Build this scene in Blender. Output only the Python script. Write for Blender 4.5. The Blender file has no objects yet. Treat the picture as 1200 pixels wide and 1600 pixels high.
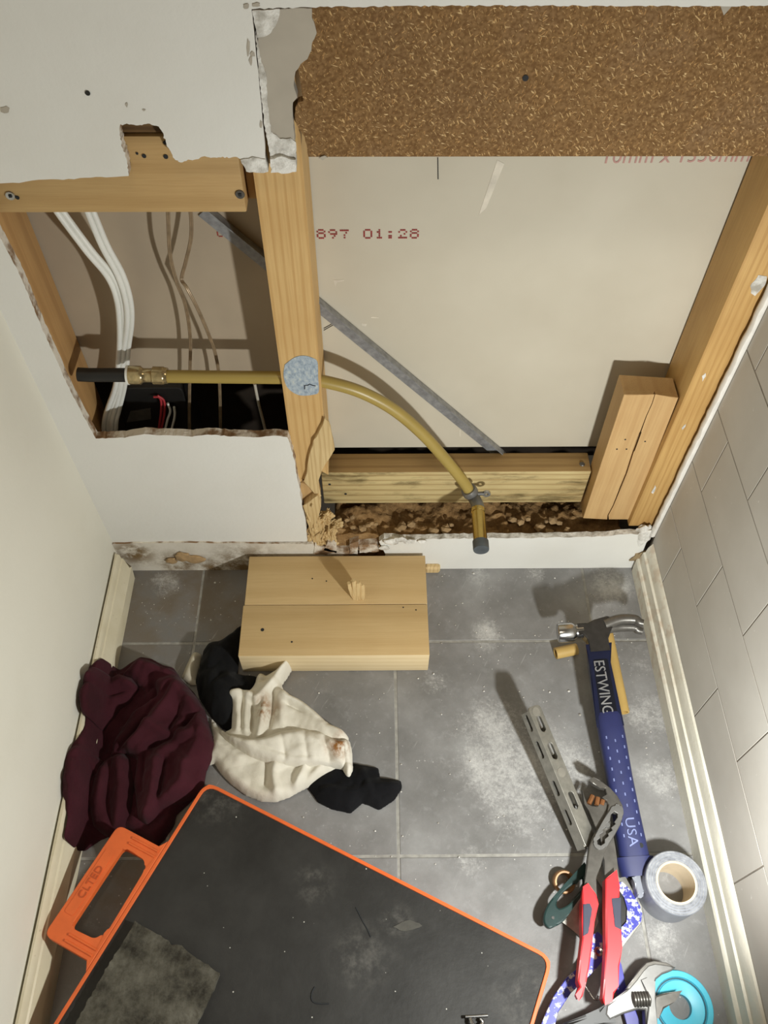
import bpy, bmesh, math, random
import numpy as np
from mathutils import Vector, Matrix, noise as mnoise

# ------------------------------------------------------------------ camera
F = 1290.0                                   # focal length in pixels of the 1200x1600 frame
CAM = np.array([0.0, -0.683, 1.11])          # metres; back wall face is y = 0, floor z = 0
_d = np.array([(594-600)/F, (1716-800)/F, 1.0]); _d /= np.linalg.norm(_d)
_f = np.array([(580-600)/F, (-1017-800)/F, 1.0]); _f -= _d*(_f@_d); _f /= np.linalg.norm(_f)
ROT = np.array([np.cross(_f, -_d), _f, -_d])  # camera (x right, y down, z forward) -> world
scene = bpy.context.scene
col = scene.collection
cd = bpy.data.cameras.new('camera'); cd.sensor_fit = 'VERTICAL'; cd.sensor_height = 36.0
cd.lens = F/1600*36.0; cd.clip_start = 0.01; cd.clip_end = 30
cam = bpy.data.objects.new('camera', cd); col.objects.link(cam)
_m = ROT @ np.diag([1.0, -1.0, -1.0])
mw = Matrix.Identity(4)
for i in range(3):
    for j in range(3): mw[i][j] = _m[i][j]
    mw[i][3] = CAM[i]
cam.matrix_world = mw
scene.camera = cam

# ------------------------------------------------------------------ light
world = bpy.data.worlds.new('world'); scene.world = world; world.use_nodes = True
world.node_tree.nodes['Background'].inputs[0].default_value = (1.0, 0.84, 0.62, 1)
world.node_tree.nodes['Background'].inputs[1].default_value = 0.035
ld = bpy.data.lights.new('hand_torch_light', 'SPOT')
ld.energy = 15.8; ld.color = (0.985, 1.0, 0.965); ld.spot_size = math.radians(155); ld.spot_blend = 0.5
ld.shadow_soft_size = 0.016
lamp = bpy.data.objects.new('hand_torch_light', ld); col.objects.link(lamp)
lamp.location = (0.325, -0.64, 0.405)
lamp.rotation_euler = (Vector((0.02, -0.12, 0.20))-Vector(lamp.location)).to_track_quat('-Z', 'Y').to_euler()
cl = bpy.data.lights.new('ceiling_lamp_light', 'AREA'); cl.shape = 'DISK'; cl.size = 0.35; cl.energy = 4.5; cl.color = (1.0, 0.85, 0.63)
ceil_lamp = bpy.data.objects.new('ceiling_lamp_light', cl); col.objects.link(ceil_lamp); ceil_lamp.location = (-0.05, -0.85, 2.35)
vs = scene.view_settings
vs.view_transform = 'Standard'; vs.look = 'None'; vs.gamma = 1.0; vs.use_curve_mapping = False
vs.exposure = 0.0

# ------------------------------------------------------------------ measuring helpers
def ray(px, py): return ROT @ np.array([(px-600)/F, (py-800)/F, 1.0])
def onY(px, py, y=0.0): r = ray(px, py); return CAM + r*(y-CAM[1])/r[1]
def onZ(px, py, z=0.0): r = ray(px, py); return CAM + r*(z-CAM[2])/r[2]
def onX(px, py, x=0.0): r = ray(px, py); return CAM + r*(x-CAM[0])/r[0]
def onP(px, py, pl):
    p0, n = pl; r = ray(px, py); return CAM + r*((p0-CAM)@n)/(r@n)
def plane3(a, b, c):
    n = np.cross(b-a, c-a); n = n/np.linalg.norm(n); return (a, n if n[2] > 0 else -n)
RNG = random.Random(7)
def rag(poly, step, amp, closed=True, keep=False):
    out = []; n = len(poly)
    for i in range(n if closed else n-1):
        a = np.array(poly[i], float); b = np.array(poly[(i+1) % n], float)
        L = np.linalg.norm(b-a); k = max(1, int(L/step))
        nn = np.array([-(b-a)[1], (b-a)[0]])/(L+1e-9)
        for j in range(k):
            p = a+(b-a)*j/k
            if j or not keep: p = p+nn*RNG.uniform(-amp, amp)
            out.append(tuple(p))
    if not closed: out.append(tuple(poly[-1]))
    return out
def spline(pts, n=8):
    P = [np.array(p, float) for p in pts]; P = [2*P[0]-P[1]]+P+[2*P[-1]-P[-2]]
    out = []
    for i in range(1, len(P)-2):
        for k in range(n):
            t = k/n; a, b, c, d = P[i-1:i+3]
            out.append(0.5*((2*b)+(c-a)*t+(2*a-5*b+4*c-d)*t*t+(3*b-a-3*c+d)*t**3))
    out.append(P[-2]); return out
def roundpoly(pts, r, n=5):
    out = []; m = len(pts)
    for i in range(m):
        p = np.array(pts[i], float); a = np.array(pts[i-1], float); b = np.array(pts[(i+1) % m], float)
        ua = (a-p)/np.linalg.norm(a-p); ub = (b-p)/np.linalg.norm(b-p)
        rr = min(r, np.linalg.norm(a-p)*.45, np.linalg.norm(b-p)*.45)
        s, e = p+ua*rr, p+ub*rr
        for k in range(n+1):
            t = k/n; out.append(tuple((1-t)**2*s+2*t*(1-t)*p+t*t*e))
    return out

# ------------------------------------------------------------------ objects
ORG = {}
def link(o, parent=None):
    col.objects.link(o)
    if parent is not None: o.parent = parent
def tag(o, label=None, cat=None, group=None, kind=None):
    if label: o['label'] = label
    if cat: o['category'] = cat
    if group: o['group'] = group
    if kind: o['kind'] = kind
    return o
def thing(name, loc, label, cat, group=None):
    o = bpy.data.objects.new(name, None); o.empty_display_size = 0.02
    o.location = tuple(loc); col.objects.link(o); ORG[o.name] = np.array(loc, float)
    return tag(o, label, cat, group)
def obj(name, bm, mats, parent=None, smooth=None, org=None):
    """one bmesh (world coordinates) -> one mesh object"""
    bmesh.ops.recalc_face_normals(bm, faces=bm.faces[:])
    if parent is not None: o_ = ORG[parent.name]
    elif org is not None: o_ = np.array(org, float)
    else:
        c = np.array([v.co[:] for v in bm.verts]); lo, hi = c.min(0), c.max(0)
        o_ = np.array([(lo[0]+hi[0])/2, (lo[1]+hi[1])/2, lo[2]])
    bmesh.ops.translate(bm, verts=bm.verts[:], vec=Vector(-o_))
    me = bpy.data.meshes.new(name); bm.to_mesh(me); bm.free()
    for m in (mats if isinstance(mats, (list, tuple)) else [mats]): me.materials.append(m)
    if smooth is not None:
        me.polygons.foreach_set('use_smooth', [True]*len(me.polygons))
        try: me.set_sharp_from_angle(angle=math.radians(smooth))
        except Exception: pass
    o = bpy.data.objects.new(name, me); link(o, parent)
    if parent is None: o.location = tuple(o_)
    ORG[o.name] = o_
    return o
def struct(name, bm, mats, label=None, parent=None, smooth=None):
    o = obj(name, bm, mats, parent, smooth)
    if parent is None: tag(o, label, None, None, 'structure')
    return o

def box(lo, hi, bev=0.0, bm=None, seg=1):
    b = bm or bmesh.new()
    vs_ = [b.verts.new((x, y, z)) for x in (lo[0], hi[0]) for y in (lo[1], hi[1]) for z in (lo[2], hi[2])]
    fs = [b.faces.new([vs_[i] for i in q]) for q in ((0,1,3,2),(4,6,7,5),(0,4,5,1),(2,3,7,6),(0,2,6,4),(1,5,7,3))]
    if bev:
        es = list({e for f in fs for e in f.edges})
        bmesh.ops.bevel(b, geom=es, offset=bev, segments=seg, affect='EDGES', profile=0.5)
    return b
def slab(loops, off, bm=None, edge_mat=0, bev=0):
    """planar loops (first outer, then holes) as 3D points, thickened by the vector off"""
    b = bm or bmesh.new(); off = Vector(off)
    es = []; rings = []
    for lp in loops:
        vv = [b.verts.new(tuple(p)) for p in lp]; rings.append(vv)
        for i in range(len(vv)): es.append(b.edges.new((vv[i-1], vv[i])))
    r = bmesh.ops.triangle_fill(b, use_beauty=True, use_dissolve=False, edges=es, normal=off.normalized())
    fs = [g for g in r['geom'] if isinstance(g, bmesh.types.BMFace)]
    mp = {}
    for vv in rings:
        for v in vv: mp[v] = b.verts.new(v.co+off)
    for f in fs:
        b.faces.new([mp[v] for v in reversed(f.verts)])
    for vv in rings:
        for i in range(len(vv)):
            a, c = vv[i-1], vv[i]
            f = b.faces.new((a, c, mp[c], mp[a])); f.material_index = edge_mat
    if bev:
        top = [e for vv in rings for e in [b.edges.get((vv[i-1], vv[i])) for i in range(len(vv))] if e]
        bmesh.ops.bevel(b, geom=top, offset=bev, segments=2, affect='EDGES', profile=0.5)
    return b
def tube(path, rad, n=12, bm=None, flat=None, cap=True):
    """round tube along 3D points; rad number or list; flat=(side vector, ratio) makes it oval"""
    b = bm or bmesh.new(); P = [Vector(p) for p in path]; rings = []
    up = None
    for i, p in enumerate(P):
        t = (P[min(i+1, len(P)-1)]-P[max(i-1, 0)]).normalized()
        if up is None:
            up = Vector((0,0,1)) if abs(t.z) < .9 else Vector((0,1,0))
        if flat is not None: up = Vector(flat[0])
        s = t.cross(up).normalized(); u = s.cross(t).normalized(); up = u
        r = rad[i] if isinstance(rad, (list, tuple, np.ndarray)) else rad
        k = flat[1] if flat is not None else 1.0
        rings.append([b.verts.new(p+s*(r*k*math.cos(a))+u*(r*math.sin(a))) for a in [2*math.pi*j/n for j in range(n)]])
    for A, B in zip(rings, rings[1:]):
        for j in range(n): b.faces.new((A[j-1], A[j], B[j], B[j-1]))
    if cap: b.faces.new(rings[0]); b.faces.new(list(reversed(rings[-1])))
    return b
def lathe(p0, p1, prof, n=24, bm=None, hexa=None):
    """profile [(distance along axis, radius)] turned around the axis p0->p1"""
    b = bm or bmesh.new(); p0 = Vector(p0); ax = (Vector(p1)-p0).normalized()
    s = ax.orthogonal().normalized(); u = ax.cross(s)
    rings = []
    for d, r in prof:
        rings.append([b.verts.new(p0+ax*d+(s*math.cos(a)+u*math.sin(a))*r) for a in [2*math.pi*j/n for j in range(n)]])
    for A, B in zip(rings, rings[1:]):
        for j in range(n): b.faces.new((A[j-1], A[j], B[j], B[j-1]))
    if prof[0][1] > 1e-6 and not (abs(prof[0][0]-prof[-1][0]) < 1e-9 and abs(prof[0][1]-prof[-1][1]) < 1e-9):
        b.faces.new(rings[0]); b.faces.new(list(reversed(rings[-1])))
    else:
        bmesh.ops.remove_doubles(b, verts=b.verts[:], dist=1e-6)
    return b
def text_bm(body, size, ext, O, U, V, align='LEFT', sx=1.0, shear=0.0, bm=None, bevel=0.0):
    """lettering standing off the plane at O with reading direction U and upward direction V"""
    cu = bpy.data.curves.new('lettering', 'FONT'); cu.body = body; cu.size = size; cu.extrude = ext
    cu.align_x = align; cu.shear = shear; cu.resolution_u = 3; cu.bevel_depth = bevel
    to = bpy.data.objects.new('lettering', cu); col.objects.link(to)
    dg = bpy.context.evaluated_depsgraph_get()
    me = bpy.data.meshes.new_from_object(to.evaluated_get(dg))
    b = bm or bmesh.new(); k = len(b.verts); b.from_mesh(me)
    U = Vector(U).normalized(); V = Vector(V).normalized(); N = U.cross(V)
    b.verts.ensure_lookup_table()
    for v in b.verts[k:]:
        c = v.co.copy(); v.co = Vector(O)+U*(c.x*sx)+V*c.y+N*c.z
    bpy.data.objects.remove(to); bpy.data.curves.remove(cu); bpy.data.meshes.remove(me)
    return b

# ------------------------------------------------------------------ materials
def S(r, g, b):                                # sRGB 0-255 -> linear
    f = lambda c: (c/255/12.92) if c <= 10 else ((c/255+.055)/1.055)**2.4
    return (f(r), f(g), f(b), 1)
class NT:
    def __init__(s, name, rough=0.6, metal=0.0, spec=0.5):
        s.m = bpy.data.materials.new(name); s.m.use_nodes = True; s.t = s.m.node_tree
        s.b = s.t.nodes['Principled BSDF']; s.b.inputs['Roughness'].default_value = rough
        s.b.inputs['Metallic'].default_value = metal
        s.b.inputs['Specular IOR Level'].default_value = spec
    def n(s, typ, **kw):
        o = s.t.nodes.new(typ)
        for k, v in kw.items(): setattr(o, k, v)
        return o
    def l(s, a, b): s.t.links.new(a, b)
    def obj(s): return s.n('ShaderNodeTexCoord').outputs['Object']
    def pos(s): return s.n('ShaderNodeNewGeometry').outputs['Position']
    def mapping(s, v, scale=(1,1,1), rot=(0,0,0), loc=(0,0,0)):
        m = s.n('ShaderNodeMapping'); s.l(v, m.inputs[0])
        m.inputs['Scale'].default_value = scale; m.inputs['Rotation'].default_value = rot; m.inputs['Location'].default_value = loc
        return m.outputs[0]
    def noise(s, v, scale, detail=4, rough=.55, dist=0.0):
        o = s.n('ShaderNodeTexNoise'); s.l(v, o.inputs['Vector'])
        o.inputs['Scale'].default_value = scale; o.inputs['Detail'].default_value = detail
        o.inputs['Roughness'].default_value = rough; o.inputs['Distortion'].default_value = dist
        return o.outputs[0]
    def vor(s, v, scale, feat='F1', out='Distance', rand=1.0):
        o = s.n('ShaderNodeTexVoronoi', feature=feat); s.l(v, o.inputs['Vector']); o.inputs['Scale'].default_value = scale
        o.inputs['Randomness'].default_value = rand
        return o.outputs[out]
    def ramp(s, fac, stops):
        r = s.n('ShaderNodeValToRGB'); s.l(fac, r.inputs[0]); e = r.color_ramp.elements
        while len(e) < len(stops): e.new(0.5)
        for k, (p, c) in zip(e, stops):
            k.position = p; k.color = c if len(c) == 4 else (*c, 1)
        return r.outputs[0]
    def step(s, fac, a, b):
        r = s.n('ShaderNodeMapRange'); s.l(fac, r.inputs[0]); r.inputs[1].default_value = a; r.inputs[2].default_value = b
        r.interpolation_type = 'SMOOTHSTEP'
        return r.outputs[0]
    def math(s, op, a, b=0.5):
        o = s.n('ShaderNodeMath', operation=op)
        for i, x in enumerate((a, b)):
            if isinstance(x, (int, float)): o.inputs[i].default_value = x
            else: s.l(x, o.inputs[i])
        return o.outputs[0]
    def mix(s, fac, a, b, mode='MIX'):
        o = s.n('ShaderNodeMix', data_type='RGBA', blend_type=mode)
        for i, x in ((0, fac), (6, a), (7, b)):
            if isinstance(x, (int, float)): o.inputs[i].default_value = x
            elif isinstance(x, tuple): o.inputs[i].default_value = x
            else: s.l(x, o.inputs[i])
        return o.outputs[2]
    def near(s, pts, v=None):
        """soft blotches: 1 at each (x, y, z, radius)"""
        v = v or s.pos(); tot = None
        for (x, y, z, r) in pts:
            d = s.n('ShaderNodeVectorMath', operation='DISTANCE'); s.l(v, d.inputs[0]); d.inputs[1].default_value = (x, y, z)
            k = s.step(d.outputs['Value'], r, r*.15)
            tot = k if tot is None else s.math('MAXIMUM', tot, k)
        return tot
    def color(s, c):
        if isinstance(c, tuple): s.b.inputs['Base Color'].default_value = c
        else: s.l(c, s.b.inputs['Base Color'])
    def bump(s, h, strength=.3, dist=.002):
        b = s.n('ShaderNodeBump'); b.inputs['Strength'].default_value = strength; b.inputs['Distance'].default_value = dist
        s.l(h, b.inputs['Height']); s.l(b.outputs[0], s.b.inputs['Normal'])
    def rough(s, r): s.l(r, s.b.inputs['Roughness'])

def plain(name, c, rough=.5, metal=0., var=.15, scale=60, bump=0.0, spec=.5):
    t = NT(name, rough, metal, spec); v = t.obj(); n = t.noise(v, scale, 5)
    d = tuple(x*(1-var) for x in c[:3])+(1,); h = tuple(min(1, x*(1+var)) for x in c[:3])+(1,)
    t.color(t.ramp(n, [(.3, d), (.7, h)]))
    if bump: t.bump(n, bump, .001)
    return t.m
def wood(name, light, dark, axis=0, across=0, period=.009, rough=.6, line=.6, dist=2.5, mott=None):
    """grain runs along axis; growth lines alternate along the axis called across"""
    t = NT(name, rough, 0, .3); v = t.obj()
    sc = [1, 1, 1]; sc[axis] = .10
    wv = t.n('ShaderNodeTexWave', wave_type='BANDS', bands_direction='XYZ'[across], wave_profile='SIN')
    t.l(t.mapping(v, tuple(sc)), wv.inputs['Vector'])
    wv.inputs['Scale'].default_value = .314/period; wv.inputs['Distortion'].default_value = dist
    wv.inputs['Detail'].default_value = 2; wv.inputs['Detail Scale'].default_value = 1.2
    g = [170, 170, 170]; g[axis] = 5
    fine = t.noise(t.mapping(v, tuple(g)), 3, 5, .65)
    big = t.noise(v, 9, 2)
    c = t.mix(t.math('MULTIPLY', t.step(wv.outputs['Fac'], .55, 1.0), line), light, dark)
    c = t.mix(t.step(fine, .35, .75), c, t.mix(.35, c, dark))
    c = t.mix(t.math('MULTIPLY', t.step(big, .35, .75), .35), c, dark)
    if mott:
        k = t.step(t.noise(t.mapping(v, tuple(.25 if i == axis else 1 for i in range(3))), 40, 6, .7), .48, .68)
        c = t.mix(t.math('MULTIPLY', k, .8), c, mott)
    t.color(c); t.bump(fine, .25, .0008); return t.m

def plaster(name, c, dirt, amt=.5):
    t = NT(name, .75, 0, .25); p = t.pos()
    n = t.noise(p, 6, 5); f = t.noise(p, 160, 3)
    sp = t.step(t.noise(p, 70, 2, .4), .70, .78)
    c_ = t.mix(t.math('MULTIPLY', t.step(n, .4, .8), amt), c, dirt)
    t.color(c_); t.bump(t.math('ADD', f, t.math('MULTIPLY', n, 2.)), .12, .002); return t.m

M = {}
M['paint'] = plaster('white_paint', S(226, 225, 219), S(214, 211, 202))
M['paint_left'] = plaster('cream_paint', S(224, 221, 208), S(212, 208, 192))
t = NT('torn_plaster', .9, 0, .1); p = t.pos(); k = t.step(t.noise(p, 45, 5), .42, .62)
t.color(t.mix(k, S(222, 214, 200), S(140, 112, 84))); t.bump(t.noise(p, 220, 5), .6, .003); M['torn'] = t.m
t = NT('gypsum', .9, 0, .1); p = t.pos()
t.color(t.ramp(t.noise(p, 70, 5), [(.35, S(170, 165, 155)), (.6, S(232, 230, 224))])); t.bump(t.noise(p, 160, 5), .7, .003); M['gypsum'] = t.m
# tiles on the floor: mottled slate grey with plaster dust trodden into them
t = NT('slate_tile', .5, 0, .45); p = t.pos()
n1 = t.noise(p, 9, 8, .62); n2 = t.noise(p, 60, 6, .7); n3 = t.noise(p, 300, 3)
c = t.ramp(n1, [(.3, S(108, 107, 105)), (.55, S(132, 131, 130)), (.75, S(154, 154, 153))])
c = t.mix(t.math('MULTIPLY', t.step(n2, .52, .72), .35), c, S(160, 160, 160))
brown = t.math('MULTIPLY', t.near([(-.30, -.06, 0, .22), (-.20, -.10, 0, .22), (-.33, -.42, 0, .24)]), t.step(n1, .35, .6))  # brownish shade beside the offcuts and under the handle, mixed into the tiles
c = t.mix(t.math('MULTIPLY', brown, .8), c, S(104, 90, 70))
D = t.near([(.20, -.33, 0, .17), (.17, -.28, 0, .14), (.385, -.25, 0, .07), (.38, -.33, 0, .06), (.39, -.16, 0, .06), (.36, -.03, 0, .07),
            (.15, -.012, 0, .035), (.25, -.012, 0, .035), (.05, -.012, 0, .03), (.33, -.12, 0, .05), (-.33, -.03, 0, .05), (.08, -.20, 0, .05), (.12, -.44, 0, .05), (.34, -.53, 0, .06), (.16, -.12, 0, .05)])
dn = t.math('ADD', t.math('MULTIPLY', D, .155), t.math('MULTIPLY', t.math('ADD', t.math('ADD', t.math('MULTIPLY', t.noise(p, 34, 12, .85), .6), t.math('MULTIPLY', t.noise(p, 210, 6, .8), .4)), t.math('MULTIPLY', t.noise(p, 8, 3), .5)), .62))
dm = t.step(dn, .56, .74)
sc = t.noise(t.mapping(t.mapping(p, (1, 1, 1), (0, 0, .5)), (200, 16, 1)), 1, 4)
dm = t.math('MAXIMUM', dm, t.math('MULTIPLY', t.step(sc, .66, .74), .3))
spk = t.step(t.vor(p, 130), .13, .07)
spk = t.math('MULTIPLY', spk, t.step(t.noise(p, 14, 2), .5, .62))
c = t.mix(t.math('MULTIPLY', dm, .7), c, S(214, 213, 210)); c = t.mix(t.math('MULTIPLY', spk, .7), c, S(205, 203, 198))
t.color(c); t.rough(t.step(t.math('ADD', n2, t.math('MULTIPLY', dm, .5)), -.5, 1.3)); t.bump(t.math('ADD', n2, t.math('MULTIPLY', n3, .4)), .18, .002); M['slate'] = t.m
M['grout'] = plain('grey_grout', S(150, 148, 142), .9, 0, .25, 90, .4)
# painted wall tiles
t = NT('painted_wall_tile', .75, 0, .25); p = t.pos()
c = t.ramp(t.noise(p, 7, 4), [(.3, S(186, 182, 174)), (.7, S(200, 197, 190))])
t.color(t.mix(t.math('MULTIPLY', t.step(t.noise(p, 120, 2), .72, .78), .5), c, S(235, 234, 230)))
t.bump(t.noise(t.mapping(p, (1, 40, 120)), 3, 4), .12, .001); M['wall_tile'] = t.m
M['wall_grout'] = plain('grey_wall_grout', S(134, 127, 117), .85, 0, .2, 50)
t = NT('cream_gloss_trim', .42, 0, .4); p = t.pos()
c = t.ramp(t.noise(p, 16, 5), [(.3, S(206, 196, 166)), (.7, S(222, 214, 190))])
c = t.mix(t.math('MULTIPLY', t.step(t.noise(p, 150, 3), .66, .74), .35), c, S(150, 136, 104)); t.color(c)
t.bump(t.noise(p, 90, 4), .1, .001); M['trim'] = t.m
t = NT('pale_gloss_trim', .45, 0, .4); p = t.pos()
c = t.ramp(t.noise(p, 16, 5), [(.3, S(214, 210, 194)), (.7, S(230, 227, 214))])
dd = t.math('MULTIPLY', t.step(t.noise(p, 60, 6), .45, .65), t.near([(.40, -.03, .04, .2), (.40, -.15, .04, .12)]))
t.color(t.mix(t.math('MULTIPLY', dd, .5), c, S(190, 166, 140))); t.bump(t.noise(p, 240, 4), .25, .0015); M['trim_right'] = t.m
# wood
M['stud'] = wood('golden_pine', S(212, 178, 122), S(180, 138, 82), 2, 0, .0085, line=.45)
M['stud_r'] = wood('orange_pine', S(202, 164, 104), S(160, 117, 62), 2, 0, .008, dist=3.5, line=.35)
M['nogging'] = wood('tan_pine', S(192, 160, 110), S(162, 128, 80), 0, 2, .03, line=.3)
M['offcut'] = wood('pale_pine', S(204, 176, 128), S(182, 150, 100), 0, 1, .045, line=.3)
M['pale_side'] = wood('pale_side_pine', S(230, 210, 170), S(206, 180, 134), 0, 2, .012, line=.4)
M['block'] = wood('reddish_pine', S(202, 168, 118), S(172, 132, 84), 2, 0, .02, line=.25)
M['plate'] = wood('mouldy_pine', S(206, 188, 138), S(150, 120, 72), 0, 2, .012, line=.5, mott=S(92, 78, 46))
M['splinter'] = wood('fresh_split_pine', S(214, 190, 142), S(178, 144, 94), 2, 0, .006, line=.5, dist=5)
# chipboard
t = NT('chipboard', .85, 0, .15); v = t.obj(); p = v
c = t.ramp(t.noise(p, 7, 4), [(.3, S(132, 104, 72)), (.5, S(140, 108, 70)), (.7, S(138, 112, 84))])
c = t.mix(t.math('MULTIPLY', t.step(t.noise(p, 330, 3), .35, .65), .6), c, S(92, 62, 32))
for i, (rot, sx, thr) in enumerate([(.5, 1, .62), (-.9, 1.1, .63), (1.35, .9, .65), (-.2, 1.2, .63), (.9, .7, .66)]):
    f = t.noise(t.mapping(t.mapping(p, (1, 1, 1), (0, rot, 0)), (620*sx, 1, 150*sx), (0, 0, 0), (i*3.1, i, i*1.7)), 1, 2, .5)
    c = t.mix(t.math('MULTIPLY', t.step(f, thr, thr+.06), .9), c, (S(208, 174, 122), S(190, 150, 98), S(226, 196, 146), S(180, 138, 88), S(214, 182, 132))[i])
t.color(c); t.bump(t.noise(p, 260, 4), .5, .002); M['chip'] = t.m
M['greypaper'] = plain('grey_plasterboard_paper', S(176, 168, 154), .9, 0, .07, 30)
t = NT('board_paper', .85, 0, .15); p = t.pos()
t.color(t.ramp(t.noise(p, 5, 4), [(.3, S(194, 186, 168)), (.7, S(206, 199, 182))])); t.bump(t.noise(p, 300, 3), .08, .001); M['board'] = t.m
M['red_ink'] = plain('red_ink', S(150, 62, 58), .8, 0, .2, 200)
M['pink_ink'] = plain('faded_red_ink', S(184, 142, 132), .8, 0, .15, 200)
M['galv'] = plain('galvanised_steel', S(150, 151, 153), .45, .45, .25, 140, .15)
M['yellow_pipe'] = plain('yellow_pipe_plastic', S(164, 142, 76), .38, 0, .06, 20)
M['tan_pipe'] = plain('amber_pipe_plastic', S(190, 158, 92), .5, 0, .08, 20)
M['black_plastic'] = plain('black_plastic', S(26, 25, 24), .45, 0, .2, 40)
M['brass'] = plain('brass', S(196, 172, 104), .25, 1, .1, 60)
M['dull_steel'] = plain('dull_steel', S(122, 121, 119), .42, .55, .15, 60)
M['clear_sleeve'] = plain('clear_brass_sleeve', S(176, 158, 118), .2, .7, .3, 160)
M['white_cable'] = plain('white_cable_sheath', S(226, 226, 220), .4, 0, .04, 30)
M['copper'] = plain('copper_in_clear_sheath', S(146, 126, 100), .3, .3, .25, 90)
M['red_wire'] = plain('red_wire', S(170, 50, 56), .5, 0, .1)
M['soil'] = (lambda t: (t.color(t.ramp(t.noise(t.pos(), 55, 7, .7), [(.3, S(112, 86, 56)), (.55, S(150, 118, 78)), (.75, S(184, 154, 112))])), t.bump(t.noise(t.pos(), 180, 5), .8, .004), t.m)[-1])(NT('soil', .95, 0, .1))
M['stone'] = plain('brown_stone', S(164, 136, 98), .95, 0, .3, 60, .6)
def cloth(name, c1, c2, stain=None, weave=900):
    t = NT(name, .95, 0, .1); v = t.obj(); p = t.pos()
    c = t.ramp(t.noise(v, 14, 4), [(.35, c1), (.7, c2)])
    if stain:
        k = t.math('MULTIPLY', t.near(stain[0]), t.step(t.noise(p, 60, 5, .7), .36, .6)); c = t.mix(k, c, stain[1])
    t.color(c); t.bump(t.math('ADD', t.noise(v, weave, 2), t.math('MULTIPLY', t.noise(v, 55, 4), 3.0)), .3, .0015)
    t.b.inputs['Sheen Weight'].default_value = .04; return t.m
M['navy'] = plain('navy_painted_steel', S(26, 31, 58), .32, .2, .15, 60)
M['navy_grip'] = plain('navy_rubber_grip', S(36, 42, 88), .5, 0, .1, 60)
M['steel'] = plain('polished_steel', S(186, 186, 186), .22, 1, .1, 90)
M['dark_steel'] = plain('dark_tool_steel', S(104, 101, 96), .34, .55, .2, 90, .1)
M['alu'] = plain('scuffed_aluminium', S(176, 174, 166), .36, .85, .15, 130, .1)
M['red_grip'] = plain('red_plastic_grip', S(222, 44, 50), .4, 0, .06, 40)
M['navy_insert'] = plain('dark_rubber_insert', S(44, 48, 66), .6, 0, .12, 60)
M['green_handle'] = plain('dark_green_handle', S(22, 48, 46), .35, 0, .25, 50)
t = NT('worn_blue_paint', .42, .1, .5); v = t.obj()
k = t.step(t.noise(v, 120, 6, .65), .50, .56); t.color(t.mix(k, S(58, 62, 158), S(196, 198, 202))); M['worn_blue'] = t.m
M['blue'] = plain('blue_plastic', S(48, 48, 150), .35, 0, .1)
M['silver_tape'] = plain('silver_tape', S(150, 154, 164), .4, .35, .1, 40)
t = NT('tape_side', .55, .2, .4); v = t.obj(); n = t.noise(v, 160, 4)
t.color(t.ramp(n, [(.3, S(112, 114, 120)), (.7, S(160, 162, 166))])); M['tape_side'] = t.m
M['card'] = plain('cardboard_core', S(206, 190, 164), .85, 0, .08, 60)
M['turquoise'] = plain('turquoise_plastic', S(84, 200, 228), .4, 0, .05, 40)
M['orange'] = plain('orange_plastic', S(226, 106, 50), .45, 0, .08, 50)
t = NT('black_foam', .6, 0, .35); p = t.pos()
n = t.noise(p, 12, 6, .65); c = t.ramp(n, [(.3, S(34, 33, 31)), (.7, S(52, 51, 49))])
D = t.near([(-.08, -.47, .03, .035), (-.205, -.37, .03, .05), (.165, -.59, .03, .05), (.02, -.51, .03, .03), (-.02, -.55, .03, .05)])
k = t.math('MULTIPLY', D, t.step(t.noise(p, 55, 6, .7), .42, .75)); c = t.mix(t.math('MULTIPLY', k, .22), c, S(150, 146, 138))
spk = t.math('MULTIPLY', t.step(t.vor(p, 75), .075, .04), t.step(t.noise(p, 30, 2), .5, .56)); c = t.mix(spk, c, S(190, 188, 180))
t.color(c); t.bump(t.noise(p, 120, 5), .2, .002); M['foam'] = t.m
t = NT('pitted_cement', .9, 0, .2); p = t.pos(); n = t.noise(p, 26, 7, .7)
c = t.ramp(n, [(.36, S(46, 43, 37)), (.5, S(82, 79, 70)), (.7, S(108, 105, 95))])
t.color(t.mix(t.math('MULTIPLY', t.step(t.noise(p, 160, 4), .5, .7), .5), c, S(66, 62, 52))); t.bump(t.math('ADD', n, t.noise(p, 140, 5)), .5, .003); M['cement'] = t.m
t = NT('blue_spray_paint', .8, 0, .2); v = t.obj()
t.color(t.ramp(t.noise(t.mapping(v, (90, 90, 50)), 3, 5, .7), [(.35, S(132, 146, 160)), (.55, S(168, 180, 190)), (.7, S(196, 200, 190))])); t.bump(t.noise(v, 500, 4), .4, .001); M['spray'] = t.m
M['ink'] = plain('black_marker', S(30, 32, 34), .8)
M['white_lump'] = M['gypsum']

# ------------------------------------------------------------------ the room
XL, XR = -.396, .414
YB = .08                                       # lining on the far side of the frame
# floor: screed with grout, tiles as pieces
fl = struct('floor', box((XL-.05, -1.30, -.03), (XR+.05, .09, -.0009)), M['grout'], 'grey slate look floor tiles with plaster dust and pale joints')
xs = [XL-.02, -.272, .025, .322, XR+.02]; ys = [.0, -.131, -.432, -.733, -1.03, -1.29]
for i in range(4):
    for j in range(5):
        g = .0018
        b = box((xs[i]+g, ys[j+1]+g, -.012), (xs[i+1]-g, ys[j]-g, RNG.uniform(-.0004, .0004)), .0008)
        obj('tile', b, M['slate'], fl)
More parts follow.
